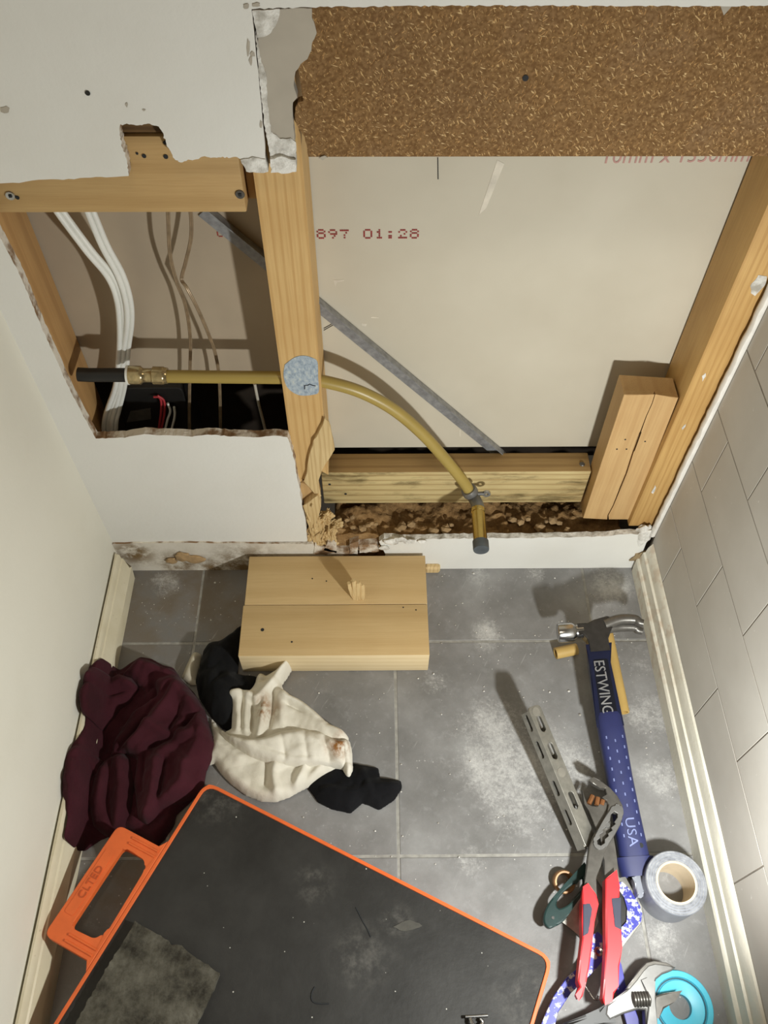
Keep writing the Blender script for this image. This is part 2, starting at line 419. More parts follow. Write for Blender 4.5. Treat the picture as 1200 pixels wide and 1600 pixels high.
# left and right walls
struct('wall_left', box((XL-.10, -1.30, 0), (XL, .0, 1.6)), M['paint_left'], 'cream painted plaster wall on the left')
wr = struct('wall_right', box((XR+.0004, -1.30, 0), (XR+.06, .0, 1.6)), M['wall_grout'], 'pale painted brick pattern tiles on the right wall')
rows = [(-.034, .066, -.38), (.066, .166, -.279), (.166, .266, -.166), (.266, .366, -.0555), (.366, .464, -.142), (.464, .564, -.038), (.564, .664, -.14), (.664, .764, -.038), (.764, .864, -.14)]
for z0, z1, yj in rows:
    z0 = max(z0, 0.0)
    js = sorted([yj+k*.2035 for k in range(-7, 3)])
    for a, c in zip(js, js[1:]):
        a2, c2 = max(a, -1.29), min(c, -.004)
        if c2-a2 < .006: continue
        g = .0011; d = RNG.uniform(-.0002, .0002)
        obj('tile', box((XR+d, a2+g, z0+g), (XR+.008, c2-g, z1-g)), M['wall_tile'], wr)
# torn vertical edge of the right wall lining beside the timber
zz = np.linspace(.085, 1.3, 150); bm = bmesh.new(); ring = []
for z in zz:
    j = RNG.uniform(-.0012, .0012); x0 = .4068+j*.5+.0005*mnoise.noise(Vector((0, 0, z*22)))
    ring.append([bm.verts.new(q) for q in ((x0+.001, .004, z), (x0, -.001, z), (x0+.002+RNG.uniform(-.0006, .0006), -.0040, z), (x0+.005, -.0040, z), (XR+.0005, -.003, z), (XR+.0005, .004, z))])
for A, B in zip(ring, ring[1:]):
    for j in range(6): bm.faces.new((A[j-1], A[j], B[j], B[j-1]))
bm.faces.new(ring[0]); bm.faces.new(ring[-1])
struct('trim_3', bm, plain('white_filler', S(226, 222, 214), .8, 0, .08, 60, .4), 'ragged white filler bead down the right corner of the back wall', smooth=50)
# back wall sheet with the two openings cut in it
lower = [(480,846),(477,812),(470,775),(464,742),(459,716),(453,692),(449,683)]
holeb = [(449,683),(430,680),(400,683),(360,682),(330,679),(300,682),(250,680),(230,678),(190,684),(150,685)]
left = [(150,685),(140,668),(125,640),(105,600),(85,555),(65,512),(45,462),(25,417),(5,380),(-12,350)]
up1 = [(-30,289),(0,287),(30,285),(60,281),(90,281),(150,277),(198,275)]
notch = [(200,275),(200,262),(196,242),(190,227),(187,208),(188,195),(205,193),(213,197),(222,196),(234,193),(248,198),(253,206),(259,221),(263,232),(271,245),(279,254),(297,250),(320,245),(345,246),(370,246),(378,249),(383,262),(393,268),(405,266),(416,268)]
cut = [(416,268),(412,205),(407,150),(402,100),(397,50),(393,14)]
top = [(393,14),(420,13),(500,11),(700,9),(900,9),(1100,10),(1200,9),(1424,9)]
pts = rag(lower, 4, .9, False)[:-1]+rag(holeb, 5, .7, False)[:-1]+rag(left, 5, .6, False)[:-1]+rag(up1, 8, 1.0, False)[:-1]+rag(notch, 3, 1.4, False)[:-1]+rag(cut, 12, .5, False)[:-1]+rag(top, 6, 1.3, False)
loop = [onY(*p, -.002) for p in pts]
loop = [np.array((XL, -.002, .0755))]+[np.array((q, -.002, .0755)) for q in (-.3, -.2, -.12)]+loop+[np.array((XR-.004, -.002, 1.6)), np.array((XL, -.002, 1.6))]
wb = struct('wall_back', slab([loop], (0, .0115, 0), edge_mat=1), [M['paint'], M['torn']], 'white plasterboard back wall with openings broken through it')
for (px, py, r) in [(137,145,3.2),(10,172,0)]:
    if r:
        c = onY(px, py, -.002); obj('screw_hole', lathe(c-np.array((0, .0006, 0)), c+np.array((0, 1, 0)), [(0, .0022), (.0008, .0020)], 12), M['black_plastic'], wb)
# chips where the paint lifted
for px, py, w, h in [(8,172,9,7),(392,95,3,8),(388,75,3,14),(395,85,4,5),(198,164,2,4),(225,172,3,2),(408,195,2,7),(400,8,8,4),(385,10,6,5)]:
    q = [onY(px+w*math.cos(a)*RNG.uniform(.6, 1.1), py+h*math.sin(a)*RNG.uniform(.6, 1.1), -.0026) for a in np.linspace(0, 2*math.pi, 11)[:-1]]
    obj('paint_chip', slab([q], (0, .001, 0)), M['greypaper'], wb)
# grey paper strip beside the cut and the fibre edge it still hides
strip = [(395,16),(420,14),(487,13),(488,28),(492,42),(495,52),(487,66),(486,78),(480,92),(470,100),(462,112),(459,126),(460,140),(464,152),(458,160),(457,185),(461,222),(455,217),(440,221),(428,216),(421,200),(416,160),(413,130),(406,95),(402,55)]
gp = struct('trim_4', slab([[onY(*p, -.0012) for p in rag(strip, 6, .9)]], (0, .0112, 0)), M['greypaper'], 'torn strip of grey plasterboard paper at the edge of the chipboard')
obj('filler_patch', slab([[onY(*p, -.002) for p in rag([(394,17),(437,14),(437,25),(430,42),(420,55),(402,59),(398,40)], 5, 1)]], (0, .0015, 0)), M['gypsum'], gp)
obj('filler_line', slab([[onY(*p, -.0022) for p in rag([(399,48),(404,70),(408,95),(416,118),(417,150),(420,180),(424,205),(438,218),(455,216),(462,222),(463,248),(450,232),(430,230),(421,238),(414,200),(408,150),(403,100)], 4, .8)]], (0, .0016, 0)), M['gypsum'], gp)
# broken gypsum ends over the stud
bm = bmesh.new()
for poly, y in [([(376,250),(395,246),(415,249),(419,268),(405,271),(385,268)], -.003), ([(422,249),(440,245),(461,250),(463,268),(445,271),(424,270)], -.0035), ([(420,232),(440,226),(455,228),(461,248),(440,244),(422,250)], -.0005)]:
    slab([[onY(*p, y) for p in rag(poly, 5, 1.2)]], (0, .0125, 0), bm)
obj('gypsum_end', bm, M['gypsum'], gp)
# foot of the back wall
pl = [onY(*p, -.005) for p in rag([(176,850),(260,848),(380,849),(440,850),(487,850),(497,858),(515,862)], 9, .8, False)]
lp = [np.array((XL, -.005, .0745))]+[np.array((min(max(p[0], XL), .5), -.005, p[2])) for p in pl]+[np.array((.01, -.005, .0)), np.array((XL, -.005, .0))]
t = NT('stained_white_paint', .75, 0, .25); p = t.pos()
bl = t.near([(-.31, -.005, .02, .05), (-.2, -.005, .01, .09), (-.37, -.005, .05, .05), (-.25, -.005, .0, .06), (-.12, -.005, .0, .05)])
c = t.mix(t.math('MULTIPLY', t.step(t.noise(p, 30, 4), .4, .7), .4), S(218, 212, 200), S(196, 188, 172))
c = t.mix(t.math('MULTIPLY', bl, t.step(t.noise(p, 45, 6, .7), .35, .6)), c, S(120, 98, 66)); t.color(c); t.bump(t.noise(p, 120, 5), .3, .002); M['stained'] = t.m
b1 = struct('trim_1', slab([lp], (0, .014, 0), edge_mat=1), [M['stained'], M['torn']], 'grubby white strip along the foot of the back wall below the whole plasterboard')
pr = [onY(*p, -.005) for p in rag([(592,846),(600,840),(625,843),(680,842),(740,841),(800,841),(860,840),(940,838),(985,834)], 7, 1.0, False)]
_g = 0
lp = [np.array((.012, -.005, .0)), np.array((.012, -.005, .045))]+pr+[np.array((.404, -.005, .09)), np.array((.408, -.005, .0))]
b2 = struct('trim_2', slab([lp], (0, .009, 0), edge_mat=1), [M['paint'], M['gypsum']], 'clean white strip along the foot of the open part of the back wall')
for k, (px, py, r) in enumerate([(612,846,9),(640,846,7),(600,856,6),(626,843,7),(660,846,5)]):
    c = onY(px, py, -.008); bm = bmesh.new(); bmesh.ops.create_icosphere(bm, subdivisions=2, radius=r*.00095)
    for v in bm.verts: v.co = Vector((v.co.x*1.5, v.co.y*.5, v.co.z*.8))*(1+.35*mnoise.noise(v.co*180+Vector((k, 0, 0))))+Vector(c)
    obj('plaster_crumb', bm, M['gypsum'], b2)
# missing bite at the bottom left with crumbling edge
bm = bmesh.new()
for k, (px, py, w, h) in enumerate([(285,870,14,9),(305,874,18,8),(268,876,10,6)]):
    c = onY(px, py, -.0075); lo = len(bm.verts)
    bmesh.ops.create_icosphere(bm, subdivisions=2, radius=1.0); bm.verts.ensure_lookup_table()
    for v in bm.verts[lo:]: v.co = Vector((v.co.x*w*.0009, v.co.y*.0035, v.co.z*h*.0013))*(1+.4*mnoise.noise(v.co*2.5+Vector((k, 3, 0))))+Vector(c)
obj('crumbled_patch', bm, M['stone'], b1)
# baseboards
def baseboard(name, prof, y0, y1, m, label, jag=0.0):
    bm = bmesh.new(); n = 40; R = []
    for i in range(n+1):
        y = y0+(y1-y0)*i/n; e = (1-i/n)
        R.append([bm.verts.new((x+.0006*mnoise.noise(Vector((y*9, k, 0))), y-(jag*RNG.uniform(0, 1) if i == 0 else 0), z)) for k, (x, z) in enumerate(prof)])
    for A, B in zip(R, R[1:]):
        for j in range(len(prof)): bm.faces.new((A[j-1], A[j], B[j], B[j-1]))
    bm.faces.new(R[0]); bm.faces.new(R[-1])
    return struct(name, bm, m, label, smooth=28)
baseboard('baseboard_left', [(XL+.003, 0), (XL+.018, 0), (XL+.019, .028), (XL+.0175, .031), (XL+.0115, .050), (XL+.0095, .0515), (XL+.0085, .060), (XL+.006, .064), (XL+.003, .064)], -.012, -1.29, M['trim'], 'cream gloss baseboard along the left wall', .008)
baseboard('baseboard_right', [(XR-.0005, 0), (XR-.0145, 0), (XR-.015, .030), (XR-.013, .033), (XR-.011, .034), (XR-.0095, .052), (XR-.0065, .053), (XR-.006, .066), (XR-.003, .074), (XR-.0005, .076)], -.008, -1.29, M['trim_right'], 'pale moulded baseboard along the right wall', .004)
# far lining of the frame
wf = struct('wall_rear', slab([[np.array((a, YB, b)) for a, b in ((-.09, 1.5), (-.09, .196), (.60, .196), (.60, 1.5))]], (0, .01, 0)), M['board'], 'bare grey back of the plasterboard lining seen through the openings')
struct('wall_beyond', box((-.60, .24, -.02), (.60, .26, .60)), plain('cavity_shade', S(48, 38, 28), .95, 0, .3, 30), 'dark brown sheet below the lining with the cavity shade put into its colour')  # deep sheet; the darkness of the cavity is put into its colour
obj('lining_sheet', box((-.60, YB, .338), (-.0902, YB+.01, 1.5)), plain('darker_board', S(172, 157, 136), .88, 0, .05, 12), wf)  # left bay sheet is darker and browner than the main lining
DOT = {'8': ['.###.','#...#','.###.','#...#','#...#','.###.'], '9': ['.###.','#...#','.####','...#.','..#..'], '7': ['#####','...#.','..#..','..#..'],
       '0': ['.###.','#...#','#...#','#...#','#...#','.###.'], '1': ['..#..','.##..','..#..','..#..','.###.'], ':': ['.....','.##..','.....','.##..','.##..'],
       '2': ['.###.','#...#','...#.','.#...','#####']}
def dots(s, px0, px1, pyt, pyb):
    bm = bmesh.new(); a = onY(px0, pyb, YB); b = onY(px1, pyb, YB); tp = onY(px0, pyt, YB); H = tp[2]-a[2]; W = (b[0]-a[0])/len(s)
    for i, ch in enumerate(s):
        g = DOT.get(ch)
        if not g: continue
        for r, row in enumerate(g):
            for c_, q in enumerate(row):
                if q != '#': continue
                x = a[0]+W*(i+.06+.155*c_+.02); z = tp[2]-H*(r+.5)/len(g)
                box((x, YB-.0005, z-H*.075), (x+W*.14, YB+.0002, z+H*.075), 0, bm)
    return bm
obj('printed_text', dots('897 01:28', 494, 657, 358, 373), M['red_ink'], wf)
obj('printed_text', dots('0', 339, 352, 360, 370), M['red_ink'], wf)
o1 = onY(938, 255, YB); o2 = onY(1168, 251, YB)
obj('printed_text', text_bm('10mm x 1350mm', .0215, .0003, o1-np.array((0, .0002, 0)), (1, 0, .012), (0, 0, 1), sx=(o2[0]-o1[0])/(.0215*7.05)), M['pink_ink'], wf)
# scuffs on the lining
for pl_ in ([(777,250),(788,256),(760,325),(748,336)], [(718,672),(720,672),(720,682),(718,682)], [(521,438),(538,437),(537,439),(527,441),(524,448)], [(580,495),(592,496),(592,497),(580,497)], [(565,505),(573,506),(572,510),(566,509)]):
    obj('scuff', slab([[onY(*q, YB-.0003) for q in pl_]], (0, .0006, 0)), plain('pale_scuff', S(214, 206, 190), .9), wf)
for a in ((506,513,524,503), (506,516,520,508)):
    obj('pencil_mark', tube([onY(a[0], a[1], YB-.0002), onY(a[2], a[3], YB-.0002)], .0005, 5), M['ink'], wf)
obj('pencil_mark', tube([onY(684, 246, YB-.0002), onY(684.5, 280, YB-.0002)], .0005, 5), M['ink'], wf)

# ------------------------------------------------------------------ timber frame
def timber(name, lo, hi, m, label, bev=.0015, cat='timber', group=None):
    r = thing(name, ((lo[0]+hi[0])/2, (lo[1]+hi[1])/2, lo[2]), label, cat, group)
    obj('beam', box(lo, hi, bev, seg=2), m, r, 40); return r
SX0, SX1 = -.112, -.066
# middle stud: broken off at the bottom
st = thing('timber_stud', (-.089, .045, .10), 'golden pine stud with a round blue paint mark and a splintered foot', 'timber')
lowp = [(459,752),(466,757),(474,748),(480,756),(490,742),(500,735),(505,742)]
fr = [onY(*q, .0095) for q in lowp]; fr[0][0] = SX0; fr[-1][0] = SX1
lpp = [np.array((SX0, .0095, 1.4))]+fr+[np.array((SX1, .0095, 1.4))]
obj('beam', slab([lpp], (0, .068, 0)), M['stud'], st)
obj('paint_mark', slab([[onY(*q, .0088) for q in spline([(445,570),(460,559),(474,556),(487,559),(496,566),(497,590),(498,612),(488,617),(470,618),(456,612),(447,602),(443,586),(445,570)], 4)[:-1]]], (0, .0012, 0)), M['spray'], st)
obj('marker_stroke', tube([onY(*q, .0086) for q in [(476,608),(476,602),(481,602),(484,600),(488,602),(493,603)]], .0006, 6), M['ink'], st)
obj('splinter', slab([[onY(*q, .004) for q in rag([(508,655),(513,660),(521,690),(523,704),(515,716),(499,742),(497,752),(501,775),(497,777),(476,752),(479,738),(484,705),(495,680)], 9, .7)]], (0, .006, 0), bev=.001), M['splinter'], st)
obj('splinter', slab([[onY(*q, -.001) for q in rag([(474,790),(480,785),(497,775),(502,792),(497,812),(506,832),(492,851),(487,838),(480,815)], 7, 1.2)]], (0, .012, 0), bev=.001), M['splinter'], st)
obj('splinter', slab([[onY(*q, .010) for q in rag([(463,753),(476,755),(497,777),(500,790),(478,792),(470,775)], 7, 1.0)]], (0, .03, 0)), M['block'], st)
bm = bmesh.new()
for k, (px, py, y, sx, sy, sz) in enumerate([(497,822,.008,.012,.010,.022),(512,832,.010,.014,.010,.014),(508,808,.016,.010,.010,.014),(525,842,.012,.012,.010,.010),(486,838,.006,.008,.008,.014),(520,820,.020,.012,.010,.010),(502,845,.004,.010,.008,.008)]):
    c = onY(px, py, y); lo = len(bm.verts); bmesh.ops.create_icosphere(bm, subdivisions=4, radius=1.0); bm.verts.ensure_lookup_table()
    for v in bm.verts[lo:]:
        q = v.co.copy(); n_ = mnoise.noise(q*1.6+Vector((k*5, 0, 0)))*.5+mnoise.noise(Vector((q.x*6, q.y*6, q.z*2.5))+Vector((k, 2, 0)))*.30+mnoise.noise(q*13+Vector((k, 2, 0)))*.12
        q *= 1+n_; v.co = Vector((q.x*sx+q.z*sx*.3, q.y*sy, q.z*sz))+Vector(c)
for k in range(26):
    px, py = RNG.uniform(480, 535), RNG.uniform(790, 852)
    if px > 500+(py-795)*.6+4: continue
    c = onY(px, py, RNG.uniform(-.004, .004)); a = Vector((RNG.uniform(-.5, .5), RNG.uniform(-.3, .3), RNG.uniform(.4, 1.4))).normalized()
    L = RNG.uniform(.004, .014); w = RNG.uniform(.0008, .002); s = a.orthogonal().normalized()
    q = [Vector(c)-a*L, Vector(c)-a*L*.2+s*w, Vector(c)+a*L+s*w*.3, Vector(c)+a*L*.8-s*w*.5, Vector(c)-a*L*.5-s*w]
    slab([q], a.cross(s)*.001, bm)
tag(obj('wood_fibre', bm, M['splinter'], st), 'pale tan crushed wood fibres at the stud foot', kind='stuff')
# right stud
st2 = timber('timber_stud', (.3745, .0095, .095), (.4185, .0775, 1.4), M['stud_r'], 'orange pine stud standing against the tiled right wall')
for a in ([(1097,588),(1102,583),(1103,588),(1098,596)], [(1065,668),(1072,663),(1071,667),(1066,672)], [(1018,770),(1024,758),(1025,762),(1020,772)], [(1172,447),(1185,430),(1198,432),(1196,445),(1180,462),(1174,458)]):
    obj('plaster_smear', slab([[onY(*q, .0091) for q in rag(a, 4, .8)]], (0, .0006, 0)), M['gypsum'], st2)
# left stud
timber('timber_stud', (-.428, .0095, .0), (-.3655, .0775, 1.4), M['nogging'] if False else wood('tan_stud_pine', S(192, 152, 100), S(152, 112, 68), 2, 1, .03, line=.35), 'tan pine stud at the left end of the left opening')
# nogging across the left opening, screwed to the frame
ng = thing('timber_nogging', (-.24, .03, .63), 'tan pine nogging screwed across the top of the left opening', 'timber')
obj('beam', box((-.3650, .0105, .6305), (-.1235, .0555, .7075), .0015, seg=2), M['nogging'], ng, 40)
def screw(px, py, y, parent, m=M['steel']):
    c = onY(px, py, y); b = lathe(c, c+np.array((0, 1, 0)), [(0, .0003), (-.0006, .0042), (0.0002, .0046), (.003, .0020)], 16)
    s = obj('screw', b, m, parent, 30)
    obj('screw_recess', box(c+np.array((-.0013, -.0011, -.0013)), c+np.array((.0013, .0002, .0013))), M['ink'], s)
screw(16, 306, .0098, ng); screw(375, 304, .0098, ng, M['dark_steel'])
for px, py, r in [(225,244,.0020),(214,240,.0012),(258,223,.0019),(259,245,.0022),(27,309,.002)]:
    c = onY(px, py, .0098); obj('screw_hole', lathe(c, c+np.array((0, 1, 0)), [(0, r), (.001, r*.9)], 12), M['ink'], ng)
timber('timber_packer', (-.1230, .030, .632), (-.1125, .06, .70), M['block'], 'short dark packer between the nogging and the middle stud', .001)
# dark block at the notch; its colour stands in for the shaded gap
timber('timber_offcut', (-.232, .014, .7080), (-.14, .05, .745), wood('dark_gap_pine', S(120, 92, 58), S(70, 50, 30), 0, 2, .01), 'dark rough block standing in for the shaded gap at the top of the notch in the plasterboard', .002)
# chipboard panel
chip = [(470,11),(1290,8),(1290,247),(481,245),(476,230),(466,215),(466,190),(460,172),(461,162),(470,158),(478,158)]
zc = onY(600, 10, 0.0)[2]; zb = onY(700, 245, 0.0)[2]
lpp = [onY(*q, 0.0003) for q in rag([(482,245),(480,232),(476,214),(470,205),(464,196),(461,180),(461,168),(466,160),(474,158)], 6, .7, False)]
lpp = lpp+[np.array((-.067, .0003, zc+.006)), np.array((.402, .0003, zc+.006)), np.array((.402, .0003, zb))]
cb = thing('chipboard_panel', (.17, .004, zb), 'wide brown chipboard panel with pale wood flakes across the top', 'board')
obj('panel', slab([lpp], (0, .009, 0)), M['chip'], cb)
c = onY(821, 122, 0.0); obj('screw_hole', lathe(c, c+np.array((0, 1, 0)), [(-.0002, .0026), (.0006, .0022)], 12), M['ink'], cb)
obj('torn_paper', slab([[onY(*q, -.0006) for q in [(1125,7),(1146,7),(1140,14),(1131,24)]]], (0, .001, 0)), M['greypaper'], cb)
obj('torn_paper', slab([[onY(*q, -.001) for q in rag([(498,247),(508,243),(512,246),(504,251)], 4, .6)]], (0, .001, 0)), M['greypaper'], cb)
# block at the right
bk = thing('timber_block', (.338, .035, .10), 'short upright pine block with a dark split beside the orange stud', 'timber')
def face(pxs, y): return [onY(*q, y) for q in pxs]
def prism_x(fr, depth, m, name='beam'):
    return obj(name, slab([fr], (0, depth, 0), bev=.0008), m, bk)
crack = [(1023,617),(1019,630),(1010,650),(1001,675),(990,705),(978,740),(968,765),(958,790),(950,805)]
prism_x(face([(975,617)]+[(a-1.6, b) for a, b in crack]+[(948,811),(911,810)], .018), .007, M['block'])
prism_x(face([(1060,622),(984,812),(952,811)]+[(a+1.6, b) for a, b in reversed(crack)], .018), .007, M['block'])
q0 = face([(975,617),(1060,622),(984,812),(911,810)], .018)
obj('beam', slab([[q+np.array((0, .007, 0)) for q in q0]], (0, .027, 0)), M['block'], bk)
for px, py in [(977,687),(979,702),(964,702),(1008,690)]:
    c = onY(px, py, .0175); obj('nail_hole', lathe(c, c+np.array((0, 1, 0)), [(0, .0012), (.001, .001)], 10), M['ink'], bk)
# bottom plate
bp = thing('timber_plate', (.12, .055, .12), 'weathered mouldy bottom plate lying across the cavity', 'timber')
bm = box((-.0790, .037, .118), (.3035, .072, .1925), .002, seg=2); bm.normal_update()
for f in bm.faces:
    if f.normal.z > .7: f.material_index = 1  # top gets a darker pine: its weaker light is put into the colour
obj('beam', bm, [M['plate'], wood('shaded_plate_top', S(168, 138, 90), S(120, 90, 52), 0, 1, .014, line=.4)], bp, 40)
for px, py in [(515,757),(540,772)]:
    c = onY(px, py, .0365); obj('nail_hole', lathe(c, c+np.array((0, 1, 0)), [(0, .002), (.001, .0016)], 10), M['ink'], bp)
c = np.array((.292, .05, .1928)); obj('nail_head', lathe(c, c+np.array((0, 0, 1)), [(0, .004), (.0012, .003)], 12), M['dark_steel'], bp)
# soil and rubble below the plate
bm = bmesh.new(); nx, ny = 130, 26; G = []
for i in range(nx+1):
    row = []
    for j in range(ny+1):
        x = -.0650+.4370*i/nx; y = .0042+.0755*j/ny
        h = .072+.010*mnoise.fractal(Vector((x*30, y*30, 2)), 1, 2, 4)+.014*math.exp(-((x+.03)/.05)**2)-.006*(x > .2)
        h += .008*max(0, mnoise.noise(Vector((x*110, y*110, 7))))
        row.append(bm.verts.new((x, y, min(h, .097))))
    G.append(row)
for i in range(nx):
    for j in range(ny): bm.faces.new((G[i][j], G[i+1][j], G[i+1][j+1], G[i][j+1]))
ext = bmesh.ops.extrude_face_region(bm, geom=bm.faces[:])
for g in ext['geom']:
    if isinstance(g, bmesh.types.BMVert): g.co.z = .0
so = tag(obj('soil_bed', bm, M['soil'], smooth=60), 'brown crumbly soil bed in the cavity under the plate', 'soil', kind='stuff')
for k in range(26):
    x = RNG.uniform(-.05, .29); y = RNG.uniform(.010, .034); r = RNG.uniform(.003, .0075)
    bm = bmesh.new(); bmesh.ops.create_icosphere(bm, subdivisions=1, radius=r)
    for v in bm.verts: v.co = Vector((v.co.x*1.2, v.co.y, v.co.z*.8))*(1+.4*mnoise.noise(v.co*150+Vector((k*3, 0, 0))))+Vector((x, y, .080+.004*mnoise.noise(Vector((x*30, y*30, 2)))+(.01 if x < .02 else 0)))
    obj('stone', bm, M['stone'], so)
# broken wooden bits and lump at the foot, right corner lump
for k, q in enumerate([[(512,848),(526,852),(526,864),(506,860)], [(546,850),(560,846),(559,866),(547,866)], [(560,852),(590,850),(592,862),(562,864)], [(492,852),(512,858),(530,862),(546,860),(546,868),(490,866)]]):
    obj('broken_edge', slab([[onY(*a, -.006) for a in rag(q, 5, .8)]], (0, .012, 0)), M['torn'], b1)
bm = bmesh.new(); bmesh.ops.create_icosphere(bm, subdivisions=3, radius=1); c = onY(1004, 836, .001)
for v in bm.verts: v.co = Vector((v.co.x*.013, v.co.y*.009, v.co.z*.024))*(1+.35*mnoise.noise(v.co*2.2))+Vector(c)
tag(obj('plaster_lump', bm, M['gypsum'], smooth=40), 'white plaster lump at the foot of the orange stud', 'plaster')
bm = bmesh.new(); bmesh.ops.create_icosphere(bm, subdivisions=3, radius=1); c = onY(1006, 868, -.006)
for v in bm.verts: v.co = Vector((v.co.x*.016+v.co.z*.008, v.co.y*.003, v.co.z*.016))*(1+.4*mnoise.noise(v.co*2.4+Vector((4, 0, 0))))+Vector(c)
tag(obj('filler_lump', bm, plain('old_brown_filler', S(150, 130, 98), .9, 0, .3, 60, .6)), 'crumbled brown old filler in the right corner above the baseboard', 'filler')

# ------------------------------------------------------------------ services in the frame
# galvanised brace: flat leg on the lining, narrow leg standing out
a = onY(318, 330, YB-.002); b = onY(782, 711, YB-.002); a = np.array(a); b = np.array(b)
dv = (b-a)/np.linalg.norm(b-a); pv = np.array((dv[2], 0, -dv[0])); pv = pv if pv[2] > 0 else -pv
bm = bmesh.new(); w = .0085
slab([[a-pv*w, b-pv*w, b+pv*w, a+pv*w]], (0, .0015, 0), bm)
slab([[a+pv*w+np.array((0, -.010, 0)), b+pv*w+np.array((0, -.010, 0)), b+pv*w, a+pv*w]], pv*.0012, bm)
tag(obj('metal_brace', bm, M['galv']), 'grey galvanised angle brace running diagonally behind the middle stud', 'brace')
# pipe with its couplings
pr_ = thing('gas_pipe', onY(752, 780, .02), 'yellow plastic pipe curving from the left opening to a brass outlet', 'pipe')
path = [onY(258,588,.022), onY(340,589,.022), onY(430,590,.022), onY(470,591,.022), onY(515,598,.022), onY(565,613,.022), onY(615,640,.022), onY(660,678,.021), onY(697,719,.019), onY(722,750,.017), onY(734,768,.015)]
obj('pipe', tube(spline(path, 8), .0078, 20), M['yellow_pipe'], pr_, 60)
obj('black_sleeve', tube([onY(122,585,.022), onY(140,586,.022), onY(204,586,.022)], .0084, 20), M['black_plastic'], pr_, 60)
A = onY(200, 586, .022); B = onY(262, 587, .022); L = np.linalg.norm(B-A)
cp = obj('coupling', lathe(A, B, [(0, .0085), (.0, .0106), (L*.06, .0112), (L*.32, .0112), (L*.36, .0092), (L*.40, .0085), (L*.58, .0085), (L*.62, .0095), (L*.64, .0108), (L*.9, .0108), (L*.93, .0098), (L, .0095), (L, .007)], 28), M['clear_sleeve'], pr_, 35)
obj('white_ring', lathe(A-np.array((.001, 0, 0)), B, [(0, .0086), (0, .0116), (.0025, .0116), (.0025, .0086), (0, .0086)], 28), M['white_cable'], cp, 35)
E0 = path[-1]; dp = (path[-1]-path[-2]); dp = dp/np.linalg.norm(dp)
obj('clamp_ring', lathe(E0-dp*.006, E0+dp, [(0, .008), (0, .0105), (.004, .0115), (.010, .0112), (.012, .0095), (.012, .008)], 28), M['dull_steel'], pr_, 35)
T0 = onZ(746, 788, .170); T1 = onZ(752, 861, .170)
ax = (T1-T0)/np.linalg.norm(T1-T0)
obj('elbow', tube(spline([E0+dp*.004, E0+dp*.012, T0+ax*.001, T0+ax*.010], 6), .0088, 20), M['dull_steel'], pr_, 60)
lug = np.array(onY(760, 771, .014))
obj('fixing_lug', lathe(lug-np.array((0, .002, 0)), lug+np.array((0, 1, 0)), [(0, .0025), (0, .0058), (.003, .0062), (.003, .0025), (0, .0025)], 20), M['steel'], pr_, 35)
obj('fixing_arm', tube([E0+dp*.006, lug-np.array((.004, 0, 0))], .003, 8), M['dull_steel'], pr_, 60)
Lt = np.linalg.norm(T1-T0)
tl = obj('brass_tail', lathe(T0+ax*.004, T1, [(0, .0078), (.003, .0088), (.005, .0098), (.010, .0098), (.0105, .0088), (.0125, .0088), (.013, .0096), (Lt*.78, .0096), (Lt*.79, .009), (Lt*.80, .007)], 28), M['brass'], pr_, 30)
obj('end_cap', lathe(T1-ax*(Lt*.21), T1, [(0, .0092), (0.001, .0110), (Lt*.17, .0110), (Lt*.19, .0106), (Lt*.19, .0094), (Lt*.186, .0)], 28), plain('grey_cap', S(96, 102, 106), .4, .5, .2, 60), tl, 30)
# cables
ca = spline([onY(85,318,.030), onY(104,345,.031), onY(140,393,.034), onY(172,432,.040), onY(186,468,.046), onY(190,510,.055), onY(189,552,.056), onY(184,600,.054), onY(172,636,.050), onY(166,660,.046), onY(165,700,.046)], 7)
cb_ = spline([onY(136,318,.034), onY(147,345,.034), onY(164,385,.036), onY(188,430,.040), onY(200,470,.046), onY(202,505,.054), onY(197,545,.058), onY(192,600,.056), onY(183,640,.051), onY(178,662,.046), onY(177,700,.046)], 7)
for pth, lab in ((ca, 'white twin cable nearer the left stud, left of the pair'), (cb_, 'white twin cable nearer the copper wires, right of the pair')):
    r = thing('electric_cable', pth[-1], lab, 'cable', 'white cables in the left opening')
    for s in (-1, 1):
        obj('core_sheath', tube([p+np.array((s*.0026, s*.001, 0)) for p in pth], .0031, 10), M['white_cable'], r, 60)
for pts_, lab in (([(262,318,.05),(263,345,.05),(266,400,.05),(276,440,.052),(290,478,.055),(297,525,.058),(297,575,.06),(296,620,.06),(296,700,.06)], 'brown copper wire hanging straight, left of the two wires'),
                  ([(296,318,.06),(299,345,.06),(298,375,.058),(290,410,.058),(284,436,.056),(292,450,.05),(310,485,.048),(327,525,.050),(337,555,.052),(343,600,.056),(345,700,.056)], 'kinked copper wire in clear sheath, right of the two wires')):
    P = spline([onY(*q) for q in pts_], 7); r = thing('copper_wire', P[-1], lab, 'wire', 'copper wires in the left opening')
    for s in (-1, 1): obj('strand', tube([p+np.array((s*.0009, 0, 0)) for p in P], .0012, 8), M['copper'], r, 60)
tag(obj('hanging_cable', tube(spline([onY(398,600,.07), onY(404,630,.07), onY(414,670,.07), onY(420,700,.07)], 5), .002, 8), plain('pale_cord', S(190, 184, 170), .7), smooth=60), 'thin pale cable hanging in the dark beside the middle stud', 'cable')
